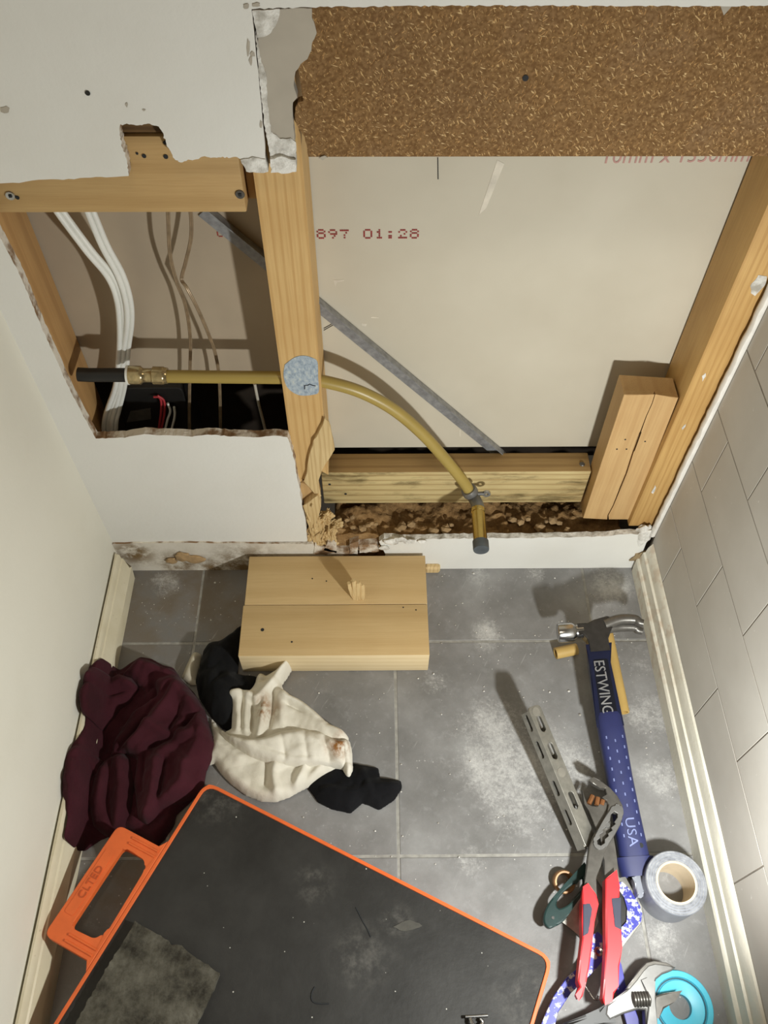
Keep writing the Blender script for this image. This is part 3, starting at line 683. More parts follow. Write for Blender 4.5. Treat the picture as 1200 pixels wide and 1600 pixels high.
# junction box behind the pipe
j0 = onY(200, 676, .062); j1 = onY(284, 606, .062)
jb = thing('junction_box', ((j0[0]+j1[0])/2, .07, j0[2]), 'black plastic wiring box with red wires below the pipe coupling', 'junction box')
obj('case', slab([[np.array(q) for q in roundpoly([(j0[0], .062, j0[2]-.03), (j1[0], .062, j0[2]-.03), (j1[0], .062, j1[2]), (j0[0], .062, j1[2])], .008)]], (0, .05, 0), bev=.001), M['black_plastic'], jb)
obj('bracket', slab([[onY(*q, .059) for q in [(203,645),(235,640),(236,655),(198,660)]]], (0, .004, 0)), M['dark_steel'], jb)
for q, m in (([(240,620),(250,622),(252,640),(248,672)], 'red_wire'), ([(246,618),(256,626),(257,645),(252,672)], 'red_wire'), ([(262,630),(266,642),(262,655),(258,672)], 'white_cable'), ([(272,636),(273,650),(268,672)], 'white_cable')):
    obj('wire', tube(spline([onY(*a, .057) for a in q], 5), .0016, 8), M[m], jb, 60)

# ------------------------------------------------------------------ things on the floor
# two offcuts
for (y0, y1, x0, z0, lab) in ((-.0955, -.012, -.194, .0508, 'upper pine offcut lying against the foot of the back wall'), (-.1775, -.0965, -.1955, .0515, 'lower pine offcut lying nearer the rags')):
    r = thing('timber_offcut', (-.06, (y0+y1)/2, 0), lab, 'timber', 'pine offcuts side by side')
    bm = box((x0, y0, .0004), (.0725, y1, z0), .0012, seg=2); bm.normal_update()
    for f in bm.faces:
        if f.normal.y < -.7: f.material_index = 1  # front side gets a paler pine than the top
    obj('beam', bm, [M['offcut'], M['pale_side']], r, 40)
    for px, py, k in (([(488,904,1), (510,908,1)] if y0 > -.1 else [(410,984,2.4), (456,1003,1.3), (630,949,1), (650,953,1)])):
        c = onZ(px, py, z0+.0001); obj('nail_hole', lathe(c, c+np.array((0, 0, -1)), [(-.0002, .0011*k), (.0006, .001*k)], 10), M['ink'], r)
sp = thing('wood_splinter', onZ(560, 938, .0508), 'small torn wood splinter standing on the upper offcut', 'splinter')
a0 = onZ(566, 938, .0508); bm = bmesh.new()
for dx, h, lean, th in ((-.0075, .040, -.007, .0046), (-.003, .047, -.005, .005), (.0012, .043, -.003, .005), (.005, .036, -.001, .0042), (-.005, .034, -.006, .005)):
    base = a0+np.array((dx-.004, .002, 0)); tip = base+np.array((lean, .004, h))
    tube([base, base+(tip-base)*.3, base+(tip-base)*.8, tip], [th*.5, th*.9, th, th*.7], 6, bm)
obj('fibre', bm, M['splinter'], sp)
a = onZ(668, 883, .016); b = onZ(688, 883, .016)
tag(obj('wood_peg', box((.0735, a[1]-.006, .0), (b[0], a[1]+.005, .016), .003), M['splinter']), 'little pale wood peg sticking out beside the upper offcut', 'wood')

# cloth: crumpled sheet over a traced footprint
def inside(p, poly):
    r = False; n = len(poly); x, y = p
    for i in range(n):
        x1, y1 = poly[i-1]; x2, y2 = poly[i]
        if (y1 > y) != (y2 > y) and x < (x2-x1)*(y-y1)/(y2-y1)+x1: r = not r
    return r
def nearest(p, poly):
    P = np.array(poly); A = np.roll(P, 1, 0); B = P; d = B-A
    t_ = np.clip(((p-A)*d).sum(1)/(d*d).sum(1), 0, 1); Q = A+d*t_[:, None]; dd = np.linalg.norm(Q-p, axis=1); i = dd.argmin(); return dd[i], Q[i]
def sheet(bm, pxs, zt, H, edge, ridges, seed=0, amp=.005, freq=28, ang=0.0, stretch=2.2, res=.0026, base=0.0, zmin=.0012, sink=.0):
    poly = [tuple(onZ(*q, zt)[:2]) for q in pxs]; P = np.array(poly); lo, hi = P.min(0), P.max(0)
    R_ = [(np.array([onZ(*q, zt+hh*.5)[:2] for q in ln]), hh, ww) for ln, hh, ww in ridges]
    V = {}; nx = int((hi[0]-lo[0])/res)+2; ny = int((hi[1]-lo[1])/res)+2
    for i in range(nx):
        for j in range(ny):
            c = (lo[0]+(i+.5)*res, lo[1]+(j+.5)*res)
            if not inside(c, poly): continue
            q = []
            for di, dj in ((0,0),(1,0),(1,1),(0,1)):
                k = (i+di, j+dj)
                if k not in V: V[k] = bm.verts.new((lo[0]+k[0]*res, lo[1]+k[1]*res, 0))
                q.append(V[k])
            bm.faces.new(q)
    ca_, sa_ = math.cos(ang), math.sin(ang)
    for v in V.values():
        p = np.array(v.co[:2]); bd = any(e.is_boundary for e in v.link_edges)
        d, Q = nearest(p, poly)
        if bd: v.co.x, v.co.y = Q; p = Q; d = 0
        e = min(1, d/edge)**.55
        u, w = p[0]*ca_+p[1]*sa_, -p[0]*sa_+p[1]*ca_
        wx = .3*mnoise.noise(Vector((u*14, w*14, seed)))
        n1 = mnoise.noise(Vector((u*freq/stretch+wx, w*freq+wx*2, seed*1.7)))
        n2 = mnoise.noise(Vector((u*freq*1.1-wx, w*freq*1.9+wx, seed*2.3+9)))
        n3 = mnoise.noise(Vector((u*freq*2.6+wx*3, w*freq*3.4-wx*2, seed*3.1+4)))
        f = amp*(abs(n1)*2.4-.45)+amp*.75*(abs(n2)*2.0-.35)+amp*.40*(abs(n3)*2-.3)
        z = H*e+f*min(1, .25+e)
        for L, hh, ww in R_:
            A, B = L[:-1], L[1:]; dd = B-A
            t_ = np.clip(((p-A)*dd).sum(1)/(dd*dd).sum(1), 0, 1); q = np.linalg.norm(A+dd*t_[:, None]-p, axis=1).min()
            z += hh*math.exp(-(q/ww)**1.5)*min(1, .15+e*1.1)
        z = max(zmin, z*(.10 if bd else 1)+zmin)
        bz = base(p[0], p[1]) if callable(base) else base
        v.co.z = max(.0008, z+bz-(sink if bd else 0))
    bmesh.ops.smooth_vert(bm, verts=[v for v in V.values() if not v.is_boundary], factor=.35, use_axis_x=True, use_axis_y=True, use_axis_z=True)
def cloth_obj(name, bm, m, label, thick=.0014):
    r = obj(name, bm, m, smooth=180); tag(r, label, 'cloth')
    sd = r.modifiers.new('thickness', 'SOLIDIFY'); sd.thickness = thick; sd.offset = 1
    ss = r.modifiers.new('smooth', 'SUBSURF'); ss.levels = 1; ss.render_levels = 1
    return r
def crumple(name, pxs, zt, H, edge, ridges, m, label, seed=0, amp=.006, freq=26, ang=0.0, stretch=2.2, base=0.0):
    bm = bmesh.new(); sheet(bm, pxs, zt, H, edge, ridges, seed, amp, freq, ang, stretch, base=base); return cloth_obj(name, bm, m, label)
def overbase(x, y):
    k = min(1, max(0, (-.372-x)/.012)); return .058*k*k*(3-2*k)
mar = [(200,1026),(215,1017),(232,1020),(250,1030),(268,1035),(281,1054),(300,1074),(314,1095),(322,1125),(331,1150),(325,1172),(316,1192),(312,1215),(309,1226),(296,1246),(272,1268),(268,1285),(252,1308),(242,1318),(220,1305),(190,1288),(170,1300),(150,1308),(136,1318),(121,1330),(115,1321),(120,1290),(112,1256),(110,1244),(116,1210),(124,1184),(134,1168),(146,1150),(146,1138),(133,1121),(134,1098),(141,1075),(152,1058),(180,1040)]
bm = bmesh.new()
ob = lambda k: (lambda x, y: k+overbase(x, y))
sheet(bm, mar, .020, .014, .02, [([(125,1190),(120,1225),(135,1260)], .010, .007), ([(130,1290),(122,1320)], .010, .008), ([(270,1240),(255,1290)], .012, .012), ([(150,1150),(160,1170)], -.010, .008)], 3, .006, 28, .9, base=overbase)
sheet(bm, [(180,1043),(200,1027),(215,1018),(232,1021),(250,1031),(268,1036),(281,1055),(300,1075),(313,1096),(321,1125),(330,1150),(324,1172),(315,1192),(311,1214),(300,1232),(276,1243),(244,1256),(234,1270),(222,1278),(207,1270),(201,1215),(206,1176),(190,1166),(172,1174),(160,1181),(172,1142),(198,1102),(226,1086),(212,1063)], .045, .016, .012, [
    ([(215,1030),(255,1040)], .012, .010), ([(262,1060),(275,1062),(240,1110),(205,1150),(185,1168)], .016, .008), ([(275,1070),(300,1095),(312,1130),(300,1165)], .014, .010),
    ([(240,1180),(236,1230),(220,1270)], .014, .008), ([(285,1185),(280,1215),(250,1245)], .014, .009), ([(245,1060),(255,1065),(228,1095)], .010, .005), ([(220,1120),(255,1140),(290,1140)], .010, .007),
    ([(238,1072),(241,1084)], -.022, .006), ([(225,1120),(200,1150),(178,1166)], -.016, .004), ([(268,1146),(232,1162)], -.018, .005), ([(310,1085),(307,1110),(285,1130)], -.014, .0035), ([(254,1185),(246,1240)], -.016, .004), ([(222,1178),(218,1230)], -.010, .003), ([(280,1100),(262,1135)], -.010, .003), ([(235,1100),(205,1140)], -.008, .003)],
    13, .0045, 30, .9, base=ob(.014), sink=.006)
sheet(bm, [(150,1061),(180,1042),(203,1050),(210,1064),(198,1082),(180,1094),(167,1114),(151,1133),(137,1125),(133,1102),(141,1079)], .045, .018, .010, [([(150,1075),(185,1058),(203,1062)], .008, .006), ([(140,1090),(170,1082),(198,1072)], -.010, .0035)], 17, .003, 30, .4, base=ob(.016), sink=.008)
sheet(bm, [(172,1172),(188,1168),(201,1180),(204,1215),(200,1262),(182,1289),(162,1299),(138,1286),(129,1246),(140,1206),(156,1182)], .035, .016, .010, [([(180,1180),(185,1225),(180,1280)], .008, .007), ([(160,1200),(150,1245)], .008, .007), ([(170,1190),(166,1240),(172,1285)], -.008, .0035)], 19, .0035, 30, 1.3, base=ob(.010), sink=.007)
sheet(bm, [(120,1187),(133,1182),(135,1225),(124,1256),(112,1247),(117,1212)], .05, .010, .008, [], 23, .002, 30, 1.3, base=ob(.008), sink=.006)
sheet(bm, [(131,1176),(140,1166),(152,1172),(150,1200),(144,1212),(134,1206)], .055, .008, .006, [([(138,1180),(146,1205)], .006, .003)], 29, .004, 60, 1.3, base=ob(.012), sink=.006)
cloth_obj('maroon_cloth', bm, cloth('maroon_cotton', S(54, 23, 29), S(70, 32, 40)), 'large crumpled maroon cloth piled against the left baseboard')
bl1 = [(377,966),(356,985),(341,994),(323,998),(315,1010),(312,1026),(303,1058),(309,1085),(328,1114),(345,1131),(362,1138),(375,1120),(390,1090),(402,1066),(398,1050),(368,1047),(369,1034),(373,995)]
crumple('black_cloth', bl1, .02, .022, .03, [([(330,1005),(325,1050),(345,1100)], .012, .012), ([(360,990),(358,1060)], .012, .010)],
    cloth('black_cotton', S(16, 16, 17), S(26, 26, 27)), 'black cloth bunched against the left end of the offcuts', 5, .006, 30, 1.2)
crumple('pale_cloth', [(282,1054),(292,1032),(302,1014),(313,1019),(311,1030),(303,1058),(306,1066),(296,1066)], .012, .012, .02, [([(300,1020),(290,1055)], .006, .006)], cloth('pale_cotton', S(176, 168, 148), S(196, 188, 170)), 'small pale cloth corner peeping out between maroon and black cloths', 8, .003, 40, 1.2)
bl2 = [(520,1196),(548,1190),(570,1194),(591,1198),(593,1213),(610,1215),(626,1218),(628,1228),(616,1247),(592,1263),(578,1256),(566,1252),(547,1268),(530,1264),(519,1262),(497,1251),(488,1238),(477,1224),(500,1210)]
crumple('black_rag', bl2, .010, .012, .02, [([(505,1235),(540,1240),(566,1235)], .008, .007), ([(566,1205),(580,1240)], .008, .006), ([(590,1225),(620,1226)], .007, .006)],
    cloth('black_rag_cotton', S(15, 15, 17), S(27, 27, 29)), 'small flat black rag poking out from under the cream cloth', 6, .004, 40, .4)
stain = [tuple(onZ(531, 1162, .04))+(.030,), tuple(onZ(415, 1103, .04))+(.030,), tuple(onZ(540, 1140, .04))+(.018,)]
bm = bmesh.new()
sheet(bm, [(328,1116),(338,1131),(358,1150),(385,1170),(430,1180),(514,1180),(535,1178),(548,1192),(548,1208),(541,1212),(533,1201),(524,1203),(510,1211),(490,1222),(468,1233),(450,1243),(430,1250),(408,1249),(384,1240),(360,1222),(345,1206),(334,1190),(324,1192),(314,1188),(317,1178),(328,1164),(331,1150)], .012, .012, .010, [
    ([(430,1190),(427,1212),(432,1236)], .010, .004), ([(434,1198),(450,1192)], .007, .003), ([(478,1192),(462,1228)], .010, .0035), ([(505,1192),(478,1226)], .006, .003), ([(350,1200),(390,1235),(430,1246)], .004, .008), ([(418,1196),(414,1228)], -.006, .005), ([(340,1160),(375,1185)], .006, .006)], 11, .0022, 34, .3, base=.001)
sheet(bm, [(352,1085),(357,1073),(374,1072),(384,1075),(394,1062),(402,1040),(413,1047),(438,1036),(451,1024),(453,1036),(446,1048),(437,1060),(441,1072),(470,1088),(495,1107),(518,1128),(535,1136),(544,1144),(540,1160),(500,1165),(440,1165),(380,1165),(352,1150),(342,1138),(358,1131),(357,1108)], .028, .018, .010, [
    ([(355,1080),(378,1073),(398,1090),(420,1068),(449,1030)], .016, .0045), ([(437,1070),(446,1085),(470,1095),(505,1122),(540,1142)], .014, .005), ([(372,1085),(370,1135)], .006, .003), ([(385,1088),(383,1138)], .006, .003), ([(414,1085),(404,1145)], .012, .004), ([(436,1085),(440,1125)], .006, .005),
    ([(378,1090),(377,1135)], -.006, .002), ([(395,1095),(393,1140)], -.008, .0028), ([(426,1078),(428,1100),(420,1135)], -.008, .003), ([(450,1100),(480,1112),(512,1132)], -.009, .003), ([(408,1062),(420,1058)], -.010, .003), ([(452,1026),(440,1050)], .020, .005)], 41, .0022, 44, 1.45, base=.004, sink=.004)
sheet(bm, [(328,1113),(338,1128),(360,1142),(385,1148),(410,1146),(440,1135),(472,1131),(505,1138),(528,1150),(545,1146),(549,1168),(550,1196),(547,1208),(541,1208),(535,1192),(514,1189),(470,1191),(430,1188),(390,1176),(360,1158),(340,1140)], .036, .016, .009, [
    ([(345,1140),(385,1158),(420,1155),(460,1145),(505,1158),(538,1160)], .006, .007), ([(440,1150),(445,1180)], -.005, .003), ([(475,1145),(480,1180)], -.004, .003), ([(505,1150),(515,1182)], -.006, .003), ([(536,1165),(540,1200)], -.010, .0025), ([(395,1160),(460,1178),(520,1180)], -.004, .003)], 43, .0024, 40, .15, base=.014, sink=.009)
cloth_obj('cream_cloth', bm, cloth('cream_cotton', S(204, 198, 182), S(226, 221, 208), (stain, S(140, 92, 40))), 'stained cream cloth crumpled in the middle beside the offcuts')

# kneeling tray with orange rim and handle, tilted onto the left baseboard
TA = onZ(322, 1222, .034); TB = onZ(862, 1497, .018); TH = onZ(72, 1462, .060); TP = plane3(TA, TB, TH); TN = TP[1]
def tp(px, py, up=0.0): return onP(px, py, (TP[0]+TN*up, TN))
A = tp(322, 1220); Bc = tp(865, 1496); Lp = tp(82, 1600)
ux = (Bc-A)/np.linalg.norm(Bc-A); uy = np.cross(TN, ux); uy = uy if uy[1] < 0 else -uy
W_ = np.linalg.norm(Bc-A); Ln = .335
def T(s, t_, up=0.0): return A+ux*s+uy*t_+TN*up
tray = thing('kneeling_tray', T(W_/2, Ln/2, -.018), 'black foam kneeling tray with orange rim and cut out handle', 'tray')
rr = lambda i, r: [T(s, t_) for s, t_ in roundpoly([(i, i), (W_-i, i), (W_-i, Ln-i), (i, Ln-i)], r)]
obj('pad', slab([[q-TN*.0022 for q in rr(.0036, .014)]], -TN*.0105), M['foam'], tray)
rim = obj('rim', slab([rr(0, .018), rr(.0042, .014)], -TN*.0125, bev=.0006), M['orange'], tray)
# handle outline in tray axes (s towards the right, t towards the viewer)
def st_(px, py): q = tp(px, py)-A; return (q@ux, q@uy)
hc = [st_(*q) for q in [(254,1334),(183,1287),(70,1462),(137,1506)]]
s_out = (hc[1][0]+hc[2][0])/2; t0 = hc[1][1]; t1 = hc[2][1]
ot = [(-.0002, t0-.008), (-.008, t0), (s_out, t0), (s_out, t1), (-.008, t1), (-.0002, t1+.012)]
outer = [(-.0002, t0-.010), (-.007, t0)]+roundpoly([(-.02, t0), (s_out, t0), (s_out, t1), (-.02, t1)], .010)[6:-6]+[(-.007, t1), (-.0002, t1+.010)]
inn = roundpoly([(-.012, t0+.020), (s_out+.022, t0+.020), (s_out+.022, t1-.020), (-.012, t1-.020), (-.0045, t1-.032), (-.0045, t0+.032)], .006)
hd = obj('handle', slab([[T(a, b) for a, b in outer], [T(a, b) for a, b in inn]], -TN*.011, bev=.001), M['orange'], tray)
for tt in (t0+.006, t0+.013, t1-.006, t1-.013):
    obj('rib', tube([T(-.004, tt, .0002), T(s_out*.62, tt, .0002)], .0016, 8), M['orange'], hd, 60)
obj('raised_panel', slab([[T(a, b, .0006) for a, b in roundpoly([(s_out+.005, t0+.03), (s_out+.017, t0+.03), (s_out+.017, t1-.03), (s_out+.005, t1-.03)], .003)]], -TN*.0009), M['orange'], hd)
obj('raised_lettering', text_bm('CLTED', .012, .0006, T(s_out+.016, (t0+t1)/2, .0008), -uy, -ux, 'CENTER', 1.1), plain('dark_orange', S(190, 84, 38), .5), hd)
M['smudge'] = plain('pale_smudge', S(72, 70, 64), .8, 0, .2, 90)
obj('smudge', slab([[tp(*q, -.0014) for q in rag([(614,1448),(628,1441),(640,1437),(655,1443),(660,1447),(645,1453),(628,1455)], 5, .6)]], -TN*.0008), M['smudge'], tray)
obj('scratch', tube([tp(*q, -.0020) for q in ((556,1418),(562,1430),(568,1442),(574,1452),(579,1464))], .0008, 6), M['ink'], tray)
obj('scratch', tube(spline([tp(*q, -.0020) for q in ((492,1542),(487,1552),(488,1564),(498,1568),(514,1568))], 4), .0009, 6), M['ink'], tray)
# cement offcut on the tray
def tq(px, py): return tp(px, py, .0065)
of_ = [(211,1440),(238,1455),(263,1470),(268,1476),(284,1478),(300,1492),(325,1508),(343,1521),(334,1545),(318,1578),(300,1612),(260,1668),(100,1640),(118,1600),(145,1550),(165,1515),(190,1475)]
tag(obj('cement_board_offcut', slab([[tq(*q) for q in rag(of_, 6, .5)]], -TN*.0085, bev=.0006), M['cement']), 'dark grey pitted cement board piece lying on the kneeling tray', 'board')
# little clip on the tray
ck = thing('metal_clip', tp(742, 1594), 'small shiny metal clip on the tray at the bottom', 'clip')
obj('bar', tube([tp(727, 1589, .004), tp(762, 1587, .004)], .0016, 8), M['steel'], ck, 60)
obj('curl', tube(spline([tp(735, 1592, .004), tp(738, 1600, .006), tp(746, 1606, .005), tp(754, 1598, .003), tp(750, 1592, .003)], 5), .0022, 8), M['steel'], ck, 60)

# hammer: head propped on the right baseboard
hm = thing('claw_hammer', onZ(930, 985, .05), 'claw hammer with navy shaft and dimpled navy grip, claw resting on right baseboard', 'hammer')
HZ = .062
h0 = onZ(870, 979, HZ); h1 = onZ(1003, 968, HZ+.012)
ex = (h1-h0)/np.linalg.norm(h1-h0)
hb = onZ(925, 985, HZ); he = onZ(990, 1345, .024)
ey = (he-hb)/np.linalg.norm(he-hb)
en = np.cross(ey, ex); en = en if en[2] > 0 else -en
LH = np.linalg.norm(he-hb)
def Hm(x, y, z): return hb+ex*x+ey*y+en*z
xp = (h0-hb)@ex; xc = (h1-hb)@ex
obj('poll', lathe(Hm(xp, 0, 0), Hm(xp+1, 0, 0), [(0, .0118), (.0012, .0134), (.004, .0138), (.020, .0138), (.023, .0125), (.026, .0098), (.036, .0098)], 28), M['steel'], hm, 30)
obj('cheek', slab([[Hm(a, b, .0095) for a, b in [(xp+.030, -.007), (-.006, -.009), (.004, -.013), (.022, -.014), (.031, -.011), (.026, .003), (.019, .016), (.0165, .032), (-.007, .032), (-.010, .014), (-.015, .007), (xp+.030, .007)]]], -en*.019, bev=.002), plain('black_oxide_steel', S(74, 72, 70), .3, .6, .2, 90), hm)
for s in (-1, 1):
    k_ = s*.0032
    pth = spline([Hm(.018, -.004-k_*.4, s*.004), Hm(.040, -.0075-k_, s*.006), Hm(.060, -.0055-k_, s*.0066), Hm(xc-.006, -.001-k_, s*.0075), Hm(xc, .0015-k_, s*.0078)], 6)
    obj('claw', tube(pth, [.0086-.0034*i/(len(pth)-1) for i in range(len(pth))], 10, flat=(tuple(en), 1.0)), M['dark_steel'], hm, 60)
sh = obj('shaft', slab([[Hm(a, b, .0085) for a, b in [(-.0115, .025), (.0195, .025), (.0165, .05), (.0155, .135), (-.0155, .135), (-.0135, .05)]]], -en*.017, bev=.0025), M['navy'], hm)
obj('shaft_panel', slab([[Hm(a, b, .0088) for a, b in roundpoly([(-.0075, .045), (.0125, .045), (.0122, .122), (-.0105, .122)], .003)]], -en*.0008), plain('dark_navy_panel', S(30, 32, 42), .35, .5, .15), sh)
obj('raised_lettering', text_bm('ESTWING', .0205, .0012, Hm(-.0072, .0465, .0094), ey, ex, 'LEFT', .84, 0.0), plain('worn_steel_letter', S(150, 150, 152), .4, .4), sh)
gp_ = [(.118, .0155, .0105), (.124, .0172, .0125), (.15, .0175, .0128), (.20, .0165, .0125), (.25, .0172, .013), (.29, .0185, .0135), (.32, .0205, .014), (LH-.004, .0235, .0145), (LH+.004, .0225, .0125)]
bm = bmesh.new(); R = []
for y, w, h in gp_:
    R.append([bm.verts.new(Vector(Hm(w*math.copysign(abs(math.cos(a))**.7, math.cos(a))+.001, y, h*math.copysign(abs(math.sin(a))**.7, math.sin(a))))) for a in [2*math.pi*k/24 for k in range(24)]])
for P_, Q_ in zip(R, R[1:]):
    for j in range(24): bm.faces.new((P_[j-1], P_[j], Q_[j], Q_[j-1]))
bm.faces.new(R[0]); bm.faces.new(R[-1])
gr = obj('grip', bm, M['navy_grip'], hm, 50)
M['dimple'] = plain('pale_blue_dimple', S(120, 130, 176), .5)
for i in range(14):
    for j, xx in enumerate((-.0095, .001, .0115)):
        y = .152+i*.0135+(.005 if j == 1 else 0)
        if y > LH-.018 or (.245 < y < .300 and j == 1): continue
        h = .0128+.001*max(0, (y-.25)/.08); zt = h*(max(0, 1-(abs(xx)/.0178)**2.857))**.35
        c = Hm(xx+.001, y, zt-.0005)
        obj('dimple', tube([c-ey*.0018, c+ey*.0018], .0011, 6), M['dimple'], gr)
obj('raised_lettering', text_bm('USA', .0165, .0007, Hm(-.004, .252, .0134), ey, ex, 'LEFT', 1.15), M['dimple'], gr)
c = Hm(.010, LH-.016, .0118); obj('hang_hole', lathe(c, c+en, [(0, .003), (.0012, .003)], 12), M['ink'], gr)
# yellow pipe pieces
c0 = onZ(947, 990, .009); c1 = onZ(972, 1113, .009)
yp = thing('pipe_offcut', (c0+c1)/2-np.array((0, 0, .012)), 'long thin amber pipe piece lying along the hammer shaft', 'pipe', 'amber pipe pieces')
dx_ = np.array((.014, 0, -.004)); nrm = (c1-c0)/np.linalg.norm(c1-c0)
def pipe_piece(a, b, r, parent):
    L = np.linalg.norm(b-a); return obj('pipe_wall', lathe(a, b, [(0, r*.72), (0, r), (L, r), (L, r*.72), (0, r*.72)], 22), M['tan_pipe'], parent, 35)
pipe_piece(c0+dx_*.2, c1+dx_*.2, .0078, yp)
c0 = onZ(868, 1021, .009); c1 = onZ(901, 1014, .009)
pipe_piece(c0, c1, .0085, thing('pipe_offcut', (c0+c1)/2-np.array((0, 0, .009)), 'short stub of amber pipe beside the hammer head', 'pipe', 'amber pipe pieces'))
# slotted metal bar
b0 = onZ(834, 1103, .074); b1_ = onZ(926, 1322, .034); bx = (b1_-b0)/np.linalg.norm(b1_-b0); by = np.cross((0, 0, 1), bx); by /= np.linalg.norm(by); bn = np.cross(bx, by)
if bn[2] < 0: bn = -bn
_r = math.radians(20); by = by if by[0] > 0 else -by; by, bn = by*math.cos(_r)-bn*math.sin(_r), bn*math.cos(_r)+by*math.sin(_r)
LB = np.linalg.norm(b1_-b0)
sb = thing('slotted_bar', (b0+b1_)/2-np.array((0, 0, .03)), 'grey slotted aluminium bar lying aslant beside the pliers', 'bar')
WB = .0100
# by points left or right? make +by the right hand side seen along the bar from its far end
def Bp(x, y, z): return b0+bx*x+by*y+bn*z
def slot(x, L, w, n=6):
    o = []
    for k in range(n+1): a = math.pi/2+math.pi*k/n; o.append((x+w*math.cos(a), w*math.sin(a)))
    for k in range(n+1): a = -math.pi/2+math.pi*k/n; o.append((x+L+w*math.cos(a), w*math.sin(a)))
    return o
tops = [slot(.017, .014, .0042), slot(.054, .014, .0042), slot(.118, .014, .0042)]
ends = roundpoly([(0, -WB), (LB, -WB), (LB, WB), (0, WB)], .006)
obj('top_face', slab([[Bp(a, b, 0) for a, b in ends]]+[[Bp(a, b, 0) for a, b in s] for s in tops], -bn*.003, bev=.0004), M['alu'], sb)
ss_ = [slot(.010, .016, .0036), slot(.046, .016, .0036), slot(.098, .013, .0036), slot(.135, .013, .0036)]
for s in (-1, 1):
    obj('side_face', slab([[Bp(a, s*WB, -.0115+c) for a, c in [(.004, -.0085), (LB, -.0085), (LB, .0085), (.004, .0085)]]]+[[Bp(a, s*WB, -.0115+c) for a, c in q] for q in ss_], -by*s*.003), M['alu'], sb)
obj('core', slab([[Bp(a, b, -.012) for a, b in [(.004, -WB+.004), (LB, -WB+.004), (LB, WB-.004), (.004, WB-.004)]]], -bn*.008), M['dark_steel'], sb)
for x in (.004, .085): 
    c = Bp(x+.004, 0, .0002); obj('round_mark', lathe(c, c+bn, [(-.0004, .0062), (.0002, .0060)], 18), plain('dull_disc', S(138, 134, 124), .6, .3), sb)

# tape roll
tc = onZ(1057, 1379, .048); tc[2] = 0
tr = thing('tape_roll', tc, 'silver duct tape roll standing beside the right baseboard', 'tape')
up = tc+np.array((0, 0, 1)); Rt = .0365
obj('tape', lathe(tc, up, [(.0004, .0245), (.0004, Rt-.0006), (.001, Rt), (.047, Rt), (.048, Rt-.0008), (.048, .0245), (.0004, .0245)], 56), [M['silver_tape']], tr, 35)
for rr_ in (.0260, .0288, .0318, .0347):
    obj('wound_layer', lathe(tc, up, [(.0476, rr_-.0011), (.0482, rr_-.0009), (.0483, rr_+.0009), (.0476, rr_+.0011), (.0476, rr_-.0011)], 56), M['tape_side'], tr, 35)
obj('core', lathe(tc, up, [(.0004, .0218), (.0004, .0244), (.0486, .0244), (.0486, .0218), (.0004, .0218)], 48), M['card'], tr, 35)
# turquoise ring
qc = onZ(1064, 1573, .010); qc[2] = 0
tq_ = thing('spool_flange', qc, 'turquoise plastic spool ring partly under the wrench jaws', 'spool')
obj('ring', lathe(qc, qc+np.array((0, 0, 1)), [(.0003, .0128), (.0003, .036), (.004, .037), (.0095, .037), (.0105, .0362), (.0105, .0305), (.0085, .0298), (.0085, .0272), (.0105, .0265), (.0095, .016), (.0085, .0128), (.0003, .0128)], 56), M['turquoise'], tq_, 30)
obj('groove_line', lathe(qc, qc+np.array((0, 0, 1)), [(.0085, .0276), (.0092, .0278), (.0092, .0294), (.0085, .0296), (.0085, .0276)], 56), plain('dark_teal', S(24, 84, 100), .5), tq_, 30)

# flat tools: outlines at their own height and thickness
def flat(name, pxs, z, th, m, parent, bev=.0012, holes=(), smooth_n=0, tilt=None):
    f_ = (lambda q: onP(*q, tilt)) if tilt else (lambda q: onZ(*q, z))
    pp = pxs if not smooth_n else [tuple(q) for q in spline(list(pxs)+[pxs[0]], smooth_n)[:-1]]
    off = np.array((0, 0, -th)) if not tilt else -tilt[1]*th
    return obj(name, slab([[f_(q) for q in pp]]+[[f_(q) for q in h] for h in holes], off, bev=bev), m, parent)
# pipe shears under the pliers
shr = thing('pipe_shears', onZ(930, 1440, 0), 'worn blue pipe shears with dark green loop handle under the red pliers', 'shears')
flat('blade_plate', [(925,1362),(948,1350),(966,1351),(990,1393),(1004,1424),(1004,1440),(990,1458),(968,1484),(966,1462),(980,1445),(986,1424),(980,1402),(968,1385),(945,1392)], .014, .004, M['alu'], shr, .0006)
flat('painted_arc', [(966,1380),(972,1378),(985,1390),(1000,1415),(1003,1428),(1002,1440),(985,1458),(970,1474),(969,1452),(979,1440),(980,1420),(975,1402),(967,1390)], .0158, .0016, M['worn_blue'], shr, .0004)
flat('inner_disc', [(955,1390),(967,1392),(976,1405),(979,1421),(977,1438),(968,1448),(950,1450),(945,1420)], .0125, .004, M['black_plastic'], shr, .0006)
flat('lower_plate', [(876,1438),(895,1420),(915,1385),(925,1400),(935,1440),(920,1475),(905,1462)], .010, .003, M['alu'], shr, .0005)
gh = flat('loop_handle', spline([(914,1346),(898,1364),(876,1388),(858,1410),(850,1428),(850,1442),(857,1450),(866,1448),(882,1438),(896,1418),(910,1398),(917,1384),(920,1362),(914,1346)], 4)[:-1], .026, .007, M['green_handle'], shr, .002, [spline([(911,1372),(895,1382),(879,1396),(870,1410),(874,1419),(888,1413),(901,1399),(911,1387),(911,1372)], 3)[:-1]])
c = onZ(864, 1434, .0262); obj('rivet', lathe(c, c+np.array((0, 0, 1)), [(-.0005, .0022), (.0006, .0018)], 12), M['steel'], gh)
